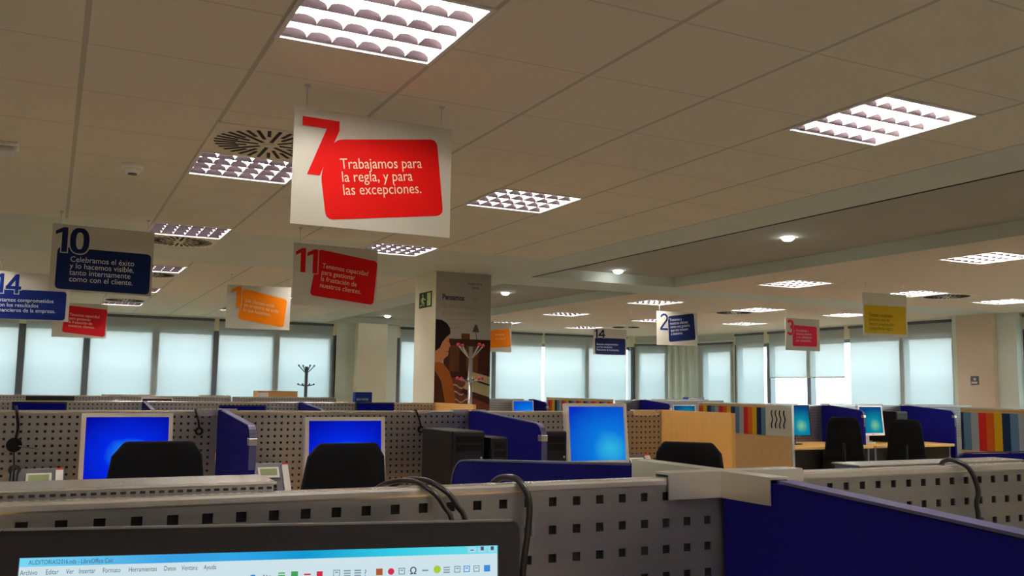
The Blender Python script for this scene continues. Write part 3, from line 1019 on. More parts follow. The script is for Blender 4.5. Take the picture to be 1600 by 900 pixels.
def divider(label, X, Ywall, Yend, ztop, zend, mtl, group=None, sloped=True, th=0.028, name='desk_divider', cap=True, notch=None):
    """side screen standing square to a partition, its top sloping down to a rounded outer corner"""
    d = -1 if Yend < Ywall else 1
    L = abs(Yend - Ywall)
    root = thing(name, label, 'desk divider', (X, Ywall, 0), 0, group)
    if sloped:
        r = 0.075
        pts = [(0, 0), (0, ztop), (0.12, ztop), (L - r, zend)]
        pts += [(L - r + r * math.sin(a), zend - r + r * math.cos(a)) for a in [PI / 2 * k / 6 for k in range(1, 7)]]
        pts += [(L, 0)]
    else:
        pts = [(0, 0), (0, ztop), (L, ztop), (L, 0)]
    body = list(pts)
    if notch:
        body[1:3] = [(0, notch[1]), (notch[0], notch[1]), (notch[0], ztop)]
    q = MB()
    q.prism([(d * y, z) for y, z in body], -th / 2, th / 2, mtl, 'x')
    q.build('screen', root)
    if sloped:
        e_ = MB()
        run = [(0, d * y, z + 0.002) for y, z in (pts[2:-1] if not notch else [(notch[0] + 0.004, ztop - 0.004)] + pts[3:-1])] + [(0, d * L, zend - 0.2)]
        for A, B in zip(run, run[1:]):
            A, B = Vector(A), Vector(B)
            dv = (B - A).normalized()
            n = Vector((0, -dv.z, dv.y)) * (1 if d > 0 else -1)
            W2 = Vector((th / 2 + 0.002, 0, 0))
            v = [A - W2, A + W2, B + W2, B - W2]
            up_ = [p + n * 0.004 for p in v]
            i = e_.mi(greyblue)
            vv = [e_.bm.verts.new(p) for p in v + up_]
            for f in ((0, 1, 2, 3), (4, 5, 6, 7), (0, 1, 5, 4), (1, 2, 6, 5), (2, 3, 7, 6), (3, 0, 4, 7)):
                e_.bm.faces.new([vv[k] for k in f]).material_index = i
        e_.build('edge_trim', root)
        if cap:
            c = MB()
            c.box(-th / 2 - 0.006, th / 2 + 0.006, d * L - 0.035 if d > 0 else d * L - 0.006, d * L + 0.006 if d > 0 else d * L + 0.035, zend - 0.09, zend - 0.055, alu_l)
            c.bevel(0.004, 2)
            c.build('end_clip', root)
    else:
        e_ = MB()
        e_.box(-th / 2 - 0.001, th / 2 + 0.001, min(d * L, d * L + d * 0.003), max(d * L, d * L + d * 0.003), 0, ztop, wood)
        e_.build('edge_band', root)
    return root
greyblue = mat('grey_blue_edge', srgb(66, 66, 104), 0.5)

def corner_cap(label, X, Y, z, arms, group='partition corner caps', w_=0.036, h=0.036):
    """folded metal cap over a partition junction; arms = (left, right, near, far) lengths"""
    root = thing('corner_cap', label, 'partition cap', (X, Y, z), 0, group)
    l, r, n, f = arms
    q = MB()
    c, t_ = w_ / 2, 0.0025
    for x0, x1, y0, y1 in ((-l, r, -c, c), (-c, c, -n, -c), (-c, c, c, f)):
        q.box(x0, x1, y0, y1, 0.0005, 0.004, alu_l)
    for x0, x1 in ((-l, -c), (c, r)):
        for y0 in (-c, c - t_):
            q.box(x0, x1, y0, y0 + t_, -h, 0.0005, alu_l)
    for y0, y1 in ((-n, -c), (c, f)):
        for x0 in (-c, c - t_):
            if y1 - y0 > 0.01:
                q.box(x0, x0 + t_, y0, y1, -h, 0.0005, alu_l)
    bmesh.ops.remove_doubles(q.bm, verts=q.bm.verts, dist=0.0001)
    q.build('cap', root)
    return root

def tray(label, x0, x1, y0, y1, z0, z1, group='folded metal shelves on the partitions'):
    root = thing('partition_shelf', label, 'shelf', (x0, y0, z0), 0, group)
    L, D, h = x1 - x0, y1 - y0, z1 - z0
    q = MB(); q.box(0, L, 0, D, h - 0.004, h, alu_l); q.bevel(0.0018, 2); q.build('lid', root)
    q = MB()
    q.box(0.004, L - 0.004, 0.002, D - 0.006, 0, h - 0.004, alu)
    q.build('box', root)
    s = MB()
    n = int(L / 0.0105)
    if y0 < 2 and x0 < 0:
        for k in range(n):
            x = 0.006 + k * 0.0105
            s.box(x, x + 0.006, 0.001, 0.004, h - 0.0092, h - 0.0062, dark)
        s.build('perforation', root)
    return root

# row nearest the camera
G0 = 'perforated partitions of the nearest row'
P0L = peg_panel(1.560, 1.250, 0.0387, 0.0125, 1.526, 0.0272, 'nearest perforated metal partition behind the black monitor', (-0.615, 1.141, 0), G0)
P0R = peg_panel(1.625, 1.252, 0.03725, 0.0125, 0.233 + 0.03725 * 36, 0.0272, 'nearest perforated metal partition at the right edge', (0.970, 1.141, 0), G0)
G = 'blue dividers at the nearest junction'
divider('large dark blue divider in the right foreground', 0.951, 1.134, 0.12, 1.2485, 1.200, blue_fab, G, cap=False)
divider('blue divider with rounded corner just behind the nearest partition', 0.951, 1.170, 2.20, 1.2480, 1.196, blue_fab, G, cap=False, notch=(0.212, 1.2168))
divider('blue divider tip at the right edge behind the nearest partition', 2.60, 1.170, 2.02, 1.250, 1.196, blue_fab, G, cap=False)
corner_cap('folded metal cap over the nearest partition junction', 0.951, 1.153, 1.2535, (0.116, 0.150, 0.125, 0.225))
tray('folded metal shelf along the nearest partition at the left edge', -0.46, 0.262, 1.170, 1.272, 1.200, 1.2605)
tray('folded metal shelf along the nearest partition at the right edge', 1.268, 1.713, 1.172, 1.238, 1.205, 1.2555)

# second row
Y1R = 5.3
G1 = 'perforated partitions of the second row'
pA = peg_panel(1.500, 1.236, 0.0366, 0.0125, 1.46, 0.034, 'second row partition behind the left cream monitor', (-0.66, Y1R, 0), G1)
dup(pA, (0.872, Y1R, 0), 0, 'second row partition behind the middle cream monitor', G1)
dup(pA, (2.390, Y1R, 0), 0, 'second row partition behind the right cream monitor', G1)
G = 'blue dividers of the second row'
divider('blue divider right of the left cream monitor', 0.856, Y1R - 0.006, 4.36, 1.236, 1.19, blue_fab, G)
divider('blue divider behind the black computer tower', 2.378, Y1R - 0.006, 4.34, 1.236, 1.19, blue_fab, G)
divider('light wood end divider right of the right cream monitor', 3.850, Y1R + 0.03, 4.56, 1.245, 1.245, wood, None, sloped=False, name='wooden_divider')
corner_cap('metal cap over second row junction above the left blue divider', 0.856, Y1R + 0.012, 1.241, (0.125, 0.09, 0.0181, 0.0181))
corner_cap('metal cap over second row junction above the computer tower', 2.378, Y1R + 0.012, 1.241, (0.125, 0.10, 0.0181, 0.0181))
corner_cap('metal cap beside the light wood divider', 3.80, Y1R + 0.012, 1.241, (0.20, 0.03, 0.0181, 0.0181))

# third row, left block
Y2R = 8.95
G2 = 'perforated partitions of the third row'
pB = peg_panel(1.40, 1.220, 0.0366, 0.0125, 1.36, 0.03, 'third row partition at the left edge', (-0.64, Y2R, 0), G2)
dup(pB, (0.785, Y2R, 0), 0, 'third row partition below the orange 1 sign', G2)
dup(pB, (2.203, Y2R, 0), 0, 'third row partition left of the poster column', G2)
G = 'blue dividers of the third row'
divider('small blue divider of the third row seen above the left cream monitor', 0.772, Y2R - 0.006, 8.05, 1.216, 1.165, blue_fab, G)
divider('small blue divider of the third row seen above the middle cream monitor', 2.190, Y2R - 0.006, 8.05, 1.216, 1.165, blue_fab, G)
divider('low light wood divider in front of the poster column', 3.625, Y2R + 0.024, 8.0, 1.222, 1.222, wood, None, sloped=False, name='wooden_divider')

# fourth row, left block
Y3R = 12.8
G3 = 'perforated partitions of the fourth row'
pC = dup(pB, (-0.64, Y3R, 0), 0, 'fourth row partition under the windows at the far left', G3)
dup(pB, (0.80, Y3R, 0), 0, 'fourth row partition under the wide blind left of the orange sign', G3)
dup(pB, (2.22, Y3R, 0), 0, 'fourth row partition under the distant coat stand', G3)

# right block, third row
G4 = 'perforated partitions of the right block'
YR = 9.0
dup(pB, (7.78, YR, 0), 0, 'partition behind the teal screen beside the striped panel', G4)
dup(pB, (9.20, YR, 0), 0, 'partition behind the second teal screen on the right', G4)
dup(pB, (10.62, YR, 0), 0, 'partition in the right block at the foot of the right wall blind', G4)
G = 'blue dividers of the right block'
divider('blue divider between the two teal screens on the right', 9.09, YR - 0.006, 8.30, 1.216, 1.165, blue_fab, G)
divider('blue divider right of the rightmost office chair', 10.56, YR - 0.006, 8.15, 1.216, 1.165, blue_fab, G)
# right block, fourth row
G5 = 'perforated partitions of the far right block'
dup(pB, (5.25, Y3R, 0), 0, 'far grey partition right of the poster column', G5)
dup(pB, (7.78, Y3R, 0), 0, 'far partition hidden behind the right cream monitor', G5)
dup(pB, (9.20, Y3R, 0), 0, 'far partition below the navy 2 sign', G5)
divider('tiny blue divider beside the far blue screen', 6.74, Y3R - 0.006, 12.2, 1.216, 1.175, blue_fab, 'blue dividers far away')
divider('far blue divider below the navy 2 sign', 8.84, Y3R - 0.006, 11.95, 1.222, 1.165, blue_fab, 'blue dividers far away')

# striped end panels
ST = [ink('stripe_navy', srgb(22, 44, 82)), ink('stripe_steel', srgb(86, 122, 150)), ink('stripe_grey', srgb(160, 168, 172)),
      ink('stripe_red', srgb(200, 36, 34)), ink('stripe_orange', srgb(206, 96, 26)), ink('stripe_yellow', srgb(214, 168, 24))]
def end_panel(label, X, ynear, yfar, ztop, first, ystart, waves=None):
    root = thing('striped_end_panel', label, 'end panel', (X, 0, 0), 0, 'striped desk end panels')
    q = MB(); q.box(0, 0.03, ynear, yfar, 0, ztop, wood_d); q.build('board', root)
    q = MB(); q.box(-0.003, 0.033, ynear - 0.004, yfar, ztop, ztop + 0.014, alu_l); q.build('top_edge', root)
    q = MB(); q.box(-0.002, 0.032, ynear - 0.004, ynear, 0, ztop, alu_l); q.build('front_edge', root)
    zb = 0.862
    y, k = ystart, first          # from near to far
    wd = 0.079
    while y < yfar - 0.005:
        s = MB(); s.box(-0.002, 0, max(y, ynear + 0.003), min(y + wd, yfar), zb, ztop - 0.03, ST[k % 6]); s.build('stripe', root)
        y += wd; k -= 1
    if waves:
        a, c = waves
        s = MB(); s.box(-0.003, 0, a, c, zb, ztop - 0.002, signw); s.build('white_square', root)
        s = MB()
        for j in range(4):
            yy = a + (c - a) * (0.26 + 0.16 * j)
            pts = [(-0.0045, yy + 0.012 * math.sin(i / 16 * 2 * PI * 1.5), zb + 0.09 + (ztop - zb - 0.15) * i / 16) for i in range(17)]
            s.tube(pts, 0.0075, black, n=6)
        s.build('wave_symbol', root)
    return root
end_panel('desk end panel with colour stripes and four black waves', 7.75, 8.15, 9.86, 1.222, 1, 8.585, (8.156, 8.585))
end_panel('desk end panel with colour stripes at the right edge', 7.75, 4.45, 5.92, 1.245, 0, 4.45 + 0.02, None)
end_panel('tiny striped end panel left of the right cream monitor', 7.75, 11.95, 14.07, 1.222, 4, 11.96, None)

# shelves along far partition tops
G = 'thin metal shelves on the far partitions'
for lab, x0, x1, y, z in (
    ('pale shelf on the fourth row above the left cream monitor', 0.60, 1.25, Y3R, 1.222),
    ('pale shelf on the fourth row left of the cardboard box', 1.80, 2.20, Y3R, 1.222),
    ('short pale shelf on the fourth row left of the pillar', 3.42, 3.66, Y3R, 1.195),
    ('long pale shelf left of the striped panel with waves', 9.2, 10.3, Y3R, 1.222),
    ('pale shelf above the striped panel with waves', 7.80, 8.70, YR, 1.222),
    ('pale shelf above the second teal screen', 9.25, 10.25, YR, 1.222),
    ('pale shelf at the foot of the right wall pillar', 10.75, 11.7, YR, 1.222)):
    tray(lab, x0, x1, y + 0.026, y + 0.20, z - 0.05, z + 0.012, G)

# ------------------------------------------------------------------ desks
def desk(label, x0, x1, y0, y1, z=0.75, group=None):
    root = thing('desk', label, 'desk', (x0, y0, 0), 0, group)
    L, D = x1 - x0, y1 - y0
    q = MB(); q.box(0, L, 0, D, z - 0.035, z, wood); q.bevel(0.006, 2); q.build('desktop', root)
    for x in (0.02, L - 0.05):
        q = MB(); q.box(x, x + 0.03, 0.05, D - 0.05, 0, z - 0.035, greyp); q.build('leg', root)
    return root
desk('own desk under the black monitor in the foreground', -0.58, 0.93, 0.40, 1.128)
G = 'desks of the second row'
desk('second row desk under the left cream monitor', -0.62, 0.835, 4.50, Y1R - 0.012, group=G)
desk('second row desk under the middle cream monitor', 0.88, 2.355, 4.40, Y1R - 0.012, group=G)
desk('second row desk under the right cream monitor', 2.40, 3.825, 4.40, Y1R - 0.012, group=G)
G = 'desks of the third row'
desk('third row desk under the black monitor at the far left', -0.62, 0.75, 8.10, Y2R - 0.012, group=G)
desk('third row desk under the black monitor below the orange sign', 0.80, 2.17, 8.10, Y2R - 0.012, group=G)
desk('third row desk under the black monitor beside the blue box', 2.21, 3.60, 8.10, Y2R - 0.012, group=G)
G = 'desks of the right block'
desk('desk with light edge beside the striped panel with waves', 7.79, 9.065, 8.15, YR - 0.012, 0.745, G)
desk('desk with light edge between the two blue dividers on the right', 9.115, 10.535, 8.15, YR - 0.012, 0.745, G)
desk('fourth row desk under the wide black monitor at the far left', -0.62, 0.72, 11.95, Y3R - 0.012, group='desks of the fourth row')
desk('fourth row desk under the small cream monitor', 0.80, 2.15, 11.95, Y3R - 0.012, group='desks of the fourth row')
desk('far desk under the small blue screen', 5.4, 6.70, 11.95, Y3R - 0.012, group='desks of the far right block')
desk('far desk under the screen below the navy 2 sign', 8.87, 10.25, 11.95, Y3R - 0.012, group='desks of the far right block')

# ------------------------------------------------------------------ monitors
def monitor(label, loc, rz, w_, h, zc, scr, fm, bez=0.016, tilt=6, group=None, base=0.75, chin=None):
    """loc = centre of the front face at ground level; zc = centre height"""
    root = thing('monitor', label, 'monitor', (loc[0], loc[1], base), R(rz), group)
    T = Matrix.Translation((0, 0, zc - base)) @ Matrix.Rotation(R(-tilt), 4, 'X')
    chin = bez if chin is None else chin
    f = MB()
    for x0, x1, z0, z1 in ((-w_ / 2, w_ / 2, h / 2 - bez, h / 2), (-w_ / 2, w_ / 2, -h / 2, -h / 2 + chin),
                           (-w_ / 2, -w_ / 2 + bez, -h / 2 + chin, h / 2 - bez), (w_ / 2 - bez, w_ / 2, -h / 2 + chin, h / 2 - bez)):
        f.box(x0, x1, 0, 0.022, z0, z1, fm)
    f.box(-w_ / 2, w_ / 2, 0.012, 0.04, -h / 2, h / 2, fm)
    f.build('bezel', root, M=T)
    s = MB()
    s.box(-w_ / 2 + bez, w_ / 2 - bez, 0.006, 0.011, -h / 2 + chin, h / 2 - bez, scr)
    s.build('screen', root, M=T)
    bk = MB(); bk.box(-w_ * 0.32, w_ * 0.32, 0.04, 0.075, -h * 0.32, h * 0.32, fm); bk.bevel(0.012, 2); bk.build('back_cover', root, M=T)
    lg = MB(); lg.box(-0.018, 0.018, -0.0008, 0.0, -h / 2 + chin * 0.4, -h / 2 + chin * 0.62, greyp); lg.build('badge', root, M=T)
    st = MB()
    st.box(-0.03, 0.03, 0.075, 0.10, 0.012, zc - base, fm)
    st.build('stand_neck', root)
    bs = MB(); bs.prism([(0.11 * math.cos(a) * 1.15, 0.085 + 0.085 * math.sin(a)) for a in [2 * PI * k / 24 for k in range(24)]], 0.0, 0.012, fm, 'z')
    bs.build('stand_base', root)
    return root
G = 'cream framed monitors of the second row'
monitor('cream framed monitor at the left with bright blue screen', (0.365, 4.98), 1, 0.425, 0.36, 1.052, scr_deep, creamp, bez=0.020, group=G)
monitor('cream framed monitor in the middle behind the tallest black chair', (1.388, 4.66), 0, 0.425, 0.36, 1.042, scr_deep, creamp, bez=0.020, group=G)
monitor('cream framed monitor with cyan blue screen right of centre', (2.965, 4.74), -1, 0.425, 0.36, 1.118, scr_teal, creamp, bez=0.020, group=G, chin=0.02)
G = 'black monitors of the third row'
monitor('black monitor with blue screen peeking over the partition at the far left', (-0.06, 8.42), 0, 0.40, 0.27, 1.085, scr_dim, black, bez=0.012, group=G)
monitor('black monitor peeking over the partition below the orange 1 sign', (1.555, 8.42), 0, 0.41, 0.27, 1.065, scr_dim, black, bez=0.012, group=G)
monitor('black monitor with blue screen left of the poster column', (2.785, 8.42), 0, 0.38, 0.29, 1.085, scr_dim, black, bez=0.012, group=G)
G = 'monitors of the right block'
monitor('black framed monitor with teal screen beside the striped panel', (8.175, 8.50), -2, 0.41, 0.38, 1.035, scr_green, black, bez=0.016, group=G, base=0.745)
monitor('white framed monitor with teal screen behind a black chair', (9.43, 8.50), -2, 0.41, 0.38, 1.035, scr_green, creamp, bez=0.018, group=G, base=0.745, chin=0.03)
G = 'far monitors'
monitor('wide dark monitor beneath the windows at the far left', (0.02, 12.3), 0, 0.52, 0.32, 1.055, black, black, bez=0.014, group=G)
monitor('small far monitor with pale frame and dark screen', (1.22, 12.3), 0, 0.37, 0.31, 1.05, ink('dark_screen', (0.05, 0.04, 0.07, 1)), creamp, bez=0.012, group=G)
monitor('small far monitor with bright blue screen beside the column', (6.33, 12.2), 0, 0.345, 0.29, 1.06, scr_teal, creamp, bez=0.012, group=G)
monitor('far monitor with teal screen below the navy 2 sign', (9.30, 12.2), 0, 0.45, 0.30, 1.0, scr_green, creamp, bez=0.014, group=G)

# the foreground monitor with a spreadsheet open
def own_monitor():
    root = thing('monitor', 'black monitor showing a spreadsheet window in the left foreground', 'monitor', (0.220, 0.976, 0.75), R(-10))
    W, Hh = 0.526, 0.345
    bz_, top_ = 0.0245, 0.0265
    zt = 1.2360 - 0.75
    T = Matrix.Translation((0, 0, zt)) @ Matrix.Rotation(R(0.55), 4, 'Y') @ Matrix.Rotation(R(-6), 4, 'X')
    f = MB()
    f.prism(round_quad([(-W / 2, 0), (W / 2, 0), (W / 2, -Hh), (-W / 2, -Hh)], 0.010), 0.008, 0.045, black)
    rr = [(W / 2 - 0.01 + 0.01 * math.cos(a_), -0.01 + 0.01 * math.sin(a_)) for a_ in [PI / 2 * k / 5 for k in range(6)]]
    f.prism([(W / 2, -top_)] + rr + [(-x_, z_) for x_, z_ in reversed(rr)] + [(-W / 2, -top_)], 0.0, 0.012, blackg)
    for x0, x1, z0, z1 in ((-W / 2, -W / 2 + bz_, -Hh, -top_), (W / 2 - bz_, W / 2, -Hh, -top_), (-W / 2, W / 2, -Hh, -Hh + 0.03)):
        f.box(x0, x1, 0.0, 0.012, z0, z1, blackg)
    f.build('bezel', root, M=T)
    rim = MB(); rim.box(-W / 2 + 0.008, W / 2 - 0.008, -0.001, 0.012, -0.0012, 0.0008, greyp); rim.build('top_edge', root, M=T)
    s = MB(); s.box(-W / 2 + bz_, W / 2 - bz_, 0.004, 0.0075, -Hh + 0.03, -top_, scr_page)
    s.build('screen', root, M=T)
    bk = MB(); bk.box(-0.2, 0.2, 0.045, 0.062, -0.28, -0.10, black); bk.bevel(0.01, 2); bk.build('back_cover', root, M=T)
    st = MB(); st.box(-0.04, 0.04, 0.062, 0.085, 0.012, zt - 0.12, black); st.build('stand_neck', root)
    st = MB(); st.prism([(0.14 * math.cos(a), 0.06 + 0.09 * math.sin(a)) for a in [2 * PI * k / 24 for k in range(24)]], 0.0, 0.012, black, 'z'); st.build('stand_base', root)
    # what the screen shows
    L0 = -W / 2 + bz_
    tb = MB(); tb.box(L0, W / 2 - bz_, 0.0032, 0.004, -top_ - 0.0085, -top_, scr_title); tb.build('title_bar', root, M=T)
    def txt(name, s_, size, x, z, m, bold=0.0):
        o = text_mesh(name, s_, size, m, root, x, z, 0.0026, 0, offset=bold, sx=0.72)
        o.matrix_local = T
    txt('title_text', 'AUDITORIAS2016.ods - LibreOffice Calc', 0.0062, L0 + 0.008, -top_ - 0.0066, scr_ink)
    for word, off in (('Archivo', 0.0013), ('Editar', 0.0237), ('Ver', 0.0416), ('Insertar', 0.053), ('Formato', 0.0743), ('Herramientas', 0.098), ('Datos', 0.1307), ('Ventana', 0.1473), ('Ayuda', 0.1685)):
        txt('menu_text', word, 0.0066, L0 + off, -top_ - 0.0160, scr_ink)
    # window buttons and the toolbar icons
    bt = MB()
    for k in range(3):
        x = W / 2 - bz_ - 0.034 + k * 0.0115
        bt.box(x, x + 0.0095, 0.0024, 0.0031, -top_ - 0.0070, -top_ - 0.001, scr_btn)
    bt.build('window_button', root, M=T)
    bt = MB()
    for k, (a, c, z0, z1) in enumerate(((0.003, 0.0065, 0.002, 0.003), (0.003, 0.0065, 0.002, 0.006), (0.003, 0.0065, 0.002, 0.006))):
        x = W / 2 - bz_ - 0.034 + k * 0.0115
        bt.box(x + a, x + c, 0.0019, 0.0024, -top_ - 0.0070 + z0, -top_ - 0.0070 + z1, scr_ink)
    bt.build('button_symbol', root, M=T)
    def ic(x, col, kind, y=-top_ - 0.0275, sz=0.0068):
        q = MB()
        x = L0 + x
        if kind == 'sq':
            q.box(x, x + sz, 0.0024, 0.0031, y, y + sz, col)
        elif kind == 'frame':
            t_ = 0.0008
            for A in ((x, x + sz, y, y + t_), (x, x + sz, y + sz - t_, y + sz), (x, x + t_, y, y + sz), (x + sz - t_, x + sz, y, y + sz)):
                q.box(A[0], A[1], 0.0024, 0.0031, A[2], A[3], col)
            q.box(x + 0.002, x + sz - 0.002, 0.0024, 0.0031, y + sz * 0.55, y + sz * 0.7, col)
        elif kind == 'disc':
            q.cyl((x + sz / 2, 0.0024, y + sz / 2), (x + sz / 2, 0.0031, y + sz / 2), sz / 2, col, n=16)
        elif kind == 'bar':
            q.box(x, x + sz, 0.0024, 0.0031, y + sz * 0.38, y + sz * 0.6, col)
        elif kind == 'grid':
            for i in range(3):
                q.box(x, x + sz, 0.0024, 0.0031, y + i * sz * 0.36, y + i * sz * 0.36 + sz * 0.18, col)
        q.build('toolbar_icon', root, M=T)
    o = text_mesh('toolbar_letter', 'C', 0.009, scr_bl, root, L0 + 0.213, -top_ - 0.029, 0.0026, 0, offset=0.0004); o.matrix_local = T
    o = text_mesh('toolbar_letter', 'Abc', 0.0055, scr_ink, root, L0 + 0.226, -top_ - 0.0265, 0.0026, 0); o.matrix_local = T
    o = text_mesh('toolbar_letter', 'Ω', 0.010, scr_ink, root, L0 + 0.379, -top_ - 0.0275, 0.0026, 0, offset=0.0002); o.matrix_local = T
    o = text_mesh('toolbar_letter', '?', 0.009, scr_bl, root, L0 + 0.330, -top_ - 0.0275, 0.0026, 0); o.matrix_local = T
    ic(0.242, scr_gn, 'grid'); ic(0.255, scr_gn, 'sq'); ic(0.268, scr_rd, 'bar'); ic(0.281, scr_rd, 'sq', sz=0.006)
    ic(0.298, scr_gy, 'frame', sz=0.007); ic(0.309, scr_gy, 'grid', sz=0.007); ic(0.320, scr_gy, 'grid', sz=0.007)
    ic(0.343, scr_or, 'sq'); ic(0.3555, scr_rd, 'disc'); ic(0.367, scr_gy, 'frame')
    ic(0.3925, scr_gy, 'bar'); ic(0.405, scr_yl, 'disc', sz=0.008); ic(0.416, scr_gy, 'grid', sz=0.007)
    ic(0.428, scr_gy, 'frame'); ic(0.4385, scr_bl, 'frame'); ic(0.4495, scr_gy, 'frame'); ic(0.4615, scr_bl, 'sq')
    return root
blackg = mat('soft_black_bezel', (0.016, 0.015, 0.018, 1), 0.35, var=0.15, scale=200, spec=0.25)
scr_page = emis('screen_page', srgb(205, 226, 232), 1.0)
scr_ink = emis('screen_ink', srgb(70, 84, 110), 1.0)
scr_bl = emis('screen_icon_blue', srgb(60, 140, 210), 1.0)
scr_rd = emis('screen_icon_red', srgb(205, 50, 80), 1.0)
scr_gn = emis('screen_icon_green', srgb(70, 160, 90), 1.0)
scr_or = emis('screen_icon_orange', srgb(170, 90, 50), 1.0)
scr_yl = emis('screen_icon_yellow', srgb(170, 200, 60), 1.0)
scr_gy = emis('screen_icon_grey', srgb(130, 150, 165), 1.0)
scr_btn = emis('screen_button', srgb(160, 215, 235), 1.0)
def title_mat():
    m = emis('screen_title', srgb(60, 180, 230), 1.0)
    t = m.node_tree
    en = [n for n in t.nodes if n.type == 'EMISSION'][0]
    co = t.nodes.new('ShaderNodeTexCoord'); sp = t.nodes.new('ShaderNodeSeparateXYZ'); r = t.nodes.new('ShaderNodeValToRGB')
    mr_ = t.nodes.new('ShaderNodeMapRange'); mr_.inputs[1].default_value = -0.24; mr_.inputs[2].default_value = 0.24
    t.links.new(co.outputs['Object'], sp.inputs[0]); t.links.new(sp.outputs[0], mr_.inputs[0]); t.links.new(mr_.outputs[0], r.inputs[0])
    el = r.color_ramp.elements
    el[0].position = 0; el[0].color = srgb(120, 215, 245)
    el[1].position = 1; el[1].color = srgb(110, 225, 235)
    for p_, c in ((0.28, srgb(60, 160, 225)), (0.42, srgb(50, 165, 230)), (0.56, srgb(20, 150, 205)), (0.75, srgb(50, 200, 225))):
        k = el.new(p_); k.color = c
    t.links.new(r.outputs[0], en.inputs[0])
    return m
scr_title = title_mat()
own_monitor()

# ------------------------------------------------------------------ office chairs
def make_chair(label, loc, rz, zt, group):
    """loc = under the backrest; backrest faces +y (its sitter faces the desk); zt = top of the backrest"""
    root = thing('office_chair', label, 'office chair', (loc[0], loc[1], 0), R(rz), group)
    b = MB()
    h = 0.50
    rows = []
    # rings of a padded, slightly bent backrest, wider below
    for i in range(9):
        t_ = i / 8
        z = zt - h + h * t_
        hw = 0.228 - 0.062 * t_
        if t_ > 0.85: hw -= 0.035 * ((t_ - 0.85) / 0.15) ** 2
        yb = -0.02 - 0.055 * t_ ** 1.5
        th = 0.075 - 0.02 * t_
        ring = []
        n = 6
        for k in range(n + 1):
            u = -1 + 2 * k / n
            ring.append((hw * u, yb + 0.03 * (u * u) , z))
        for k in range(n, -1, -1):
            u = -1 + 2 * k / n
            ring.append((hw * u * 0.97, yb + th + 0.03 * (u * u), z - (0.012 if i == 8 else 0)))
        rows.append([b.bm.verts.new(p) for p in ring])
    i0 = b.mi(fabric)
    m = len(rows[0])
    for A, B in zip(rows, rows[1:]):
        for k in range(m):
            b.bm.faces.new([A[k], A[(k + 1) % m], B[(k + 1) % m], B[k]]).material_index = i0
    b.bm.faces.new(rows[0][::-1]); b.bm.faces.new(rows[-1])
    b.bevel(0.014, 2)
    for f in b.bm.faces: f.smooth = True
    b.build('backrest', root)
    s = MB()
    s.prism(round_quad([(-0.235, 0.06), (0.235, 0.06), (0.225, 0.50), (-0.225, 0.50)], 0.08), 0.45, 0.525, fabric, 'z'); s.bevel(0.02, 2)
    s.build('seat', root)
    s = MB(); s.tube(smooth_path([(0, -0.03, zt - 0.30), (0, -0.055, zt - 0.45), (0, 0.02, 0.44), (0, 0.25, 0.435)]), 0.022, black); s.build('back_bracket', root)
    s = MB(); s.cyl((0, 0.27, 0.10), (0, 0.27, 0.45), 0.026, black); s.cyl((0, 0.27, 0.41), (0, 0.27, 0.45), 0.09, black); s.build('gas_lift', root)
    for k in range(5):
        a = 2 * PI * k / 5 + 0.3
        ex, ey = 0.30 * math.cos(a), 0.27 + 0.30 * math.sin(a)
        s = MB(); s.tube([(0, 0.27, 0.115), (ex * 0.6, 0.27 + (ey - 0.27) * 0.6, 0.10), (ex, ey, 0.07)], [0.026, 0.022, 0.016], black)
        arm = s.build('base_arm', root)
        s = MB(); s.cyl((ex - 0.02 * math.sin(a), ey + 0.02 * math.cos(a), 0.028), (ex + 0.02 * math.sin(a), ey - 0.02 * math.cos(a), 0.028), 0.028, black)
        s.build('castor', arm)
    return root
G = 'black office chairs'
ch0 = make_chair('black office chair in front of the left cream monitor', (0.405, 3.98), 4, 1.155, G)
c2 = dup(ch0, (1.185, 3.98, -0.018), R(3), 'black office chair in front of the middle cream monitor', G)
c3 = dup(ch0, (3.06, 3.98, -0.040), R(-48), 'black office chair in front of the light wood divider', G)
c4 = dup(ch0, (8.12, 7.72, -0.045), R(-50), 'black office chair between the two teal screens', G)
c5 = dup(ch0, (9.16, 7.75, -0.075), R(-50), 'black office chair right of the white framed teal screen', G)

# ------------------------------------------------------------------ computer towers
def tower(label, x0, x1, y0, y1, zt, group, base=0.75):
    root = thing('computer_tower', label, 'computer', ((x0 + x1) / 2, y0, base), 0, group)
    w_, D, h = x1 - x0, y1 - y0, zt - base
    q = MB(); q.box(-w_ / 2, w_ / 2, 0.012, D, 0.012, h, black); q.bevel(0.004, 1); q.build('case', root)
    q = MB(); q.box(-w_ / 2 + 0.003, w_ / 2 - 0.003, 0, 0.014, 0.012, h - 0.003, blackg); q.bevel(0.004, 1); q.build('front_panel', root)
    for k in range(2):
        z = h - 0.06 - 0.045 * k
        q = MB(); q.box(-w_ / 2 + 0.015, w_ / 2 - 0.015, -0.002, 0, z, z + 0.035, black); q.build('drive_bay', root)
    q = MB(); q.cyl((w_ / 2 - 0.022, -0.004, h - 0.14), (w_ / 2 - 0.022, 0, h - 0.14), 0.006, chrome, n=10); q.build('power_button', root)
    for sx_ in (-1, 1):
        for yy in (0.05, D - 0.05):
            q = MB(); q.cyl((sx_ * (w_ / 2 - 0.025), yy, 0), (sx_ * (w_ / 2 - 0.025), yy, 0.014), 0.012, black, n=8); q.build('foot', root)
    return root
G = 'black computer towers on the second row desks'
tower('large black computer tower standing left of the blue divider', 1.92, 2.105, 4.50, 4.95, 1.150, G)
tower('slim black computer tower against the blue divider', 2.125, 2.225, 4.46, 4.90, 1.118, G)
tower('black computer tower left of the right cream monitor', 2.40, 2.585, 4.45, 4.90, 1.148, G)
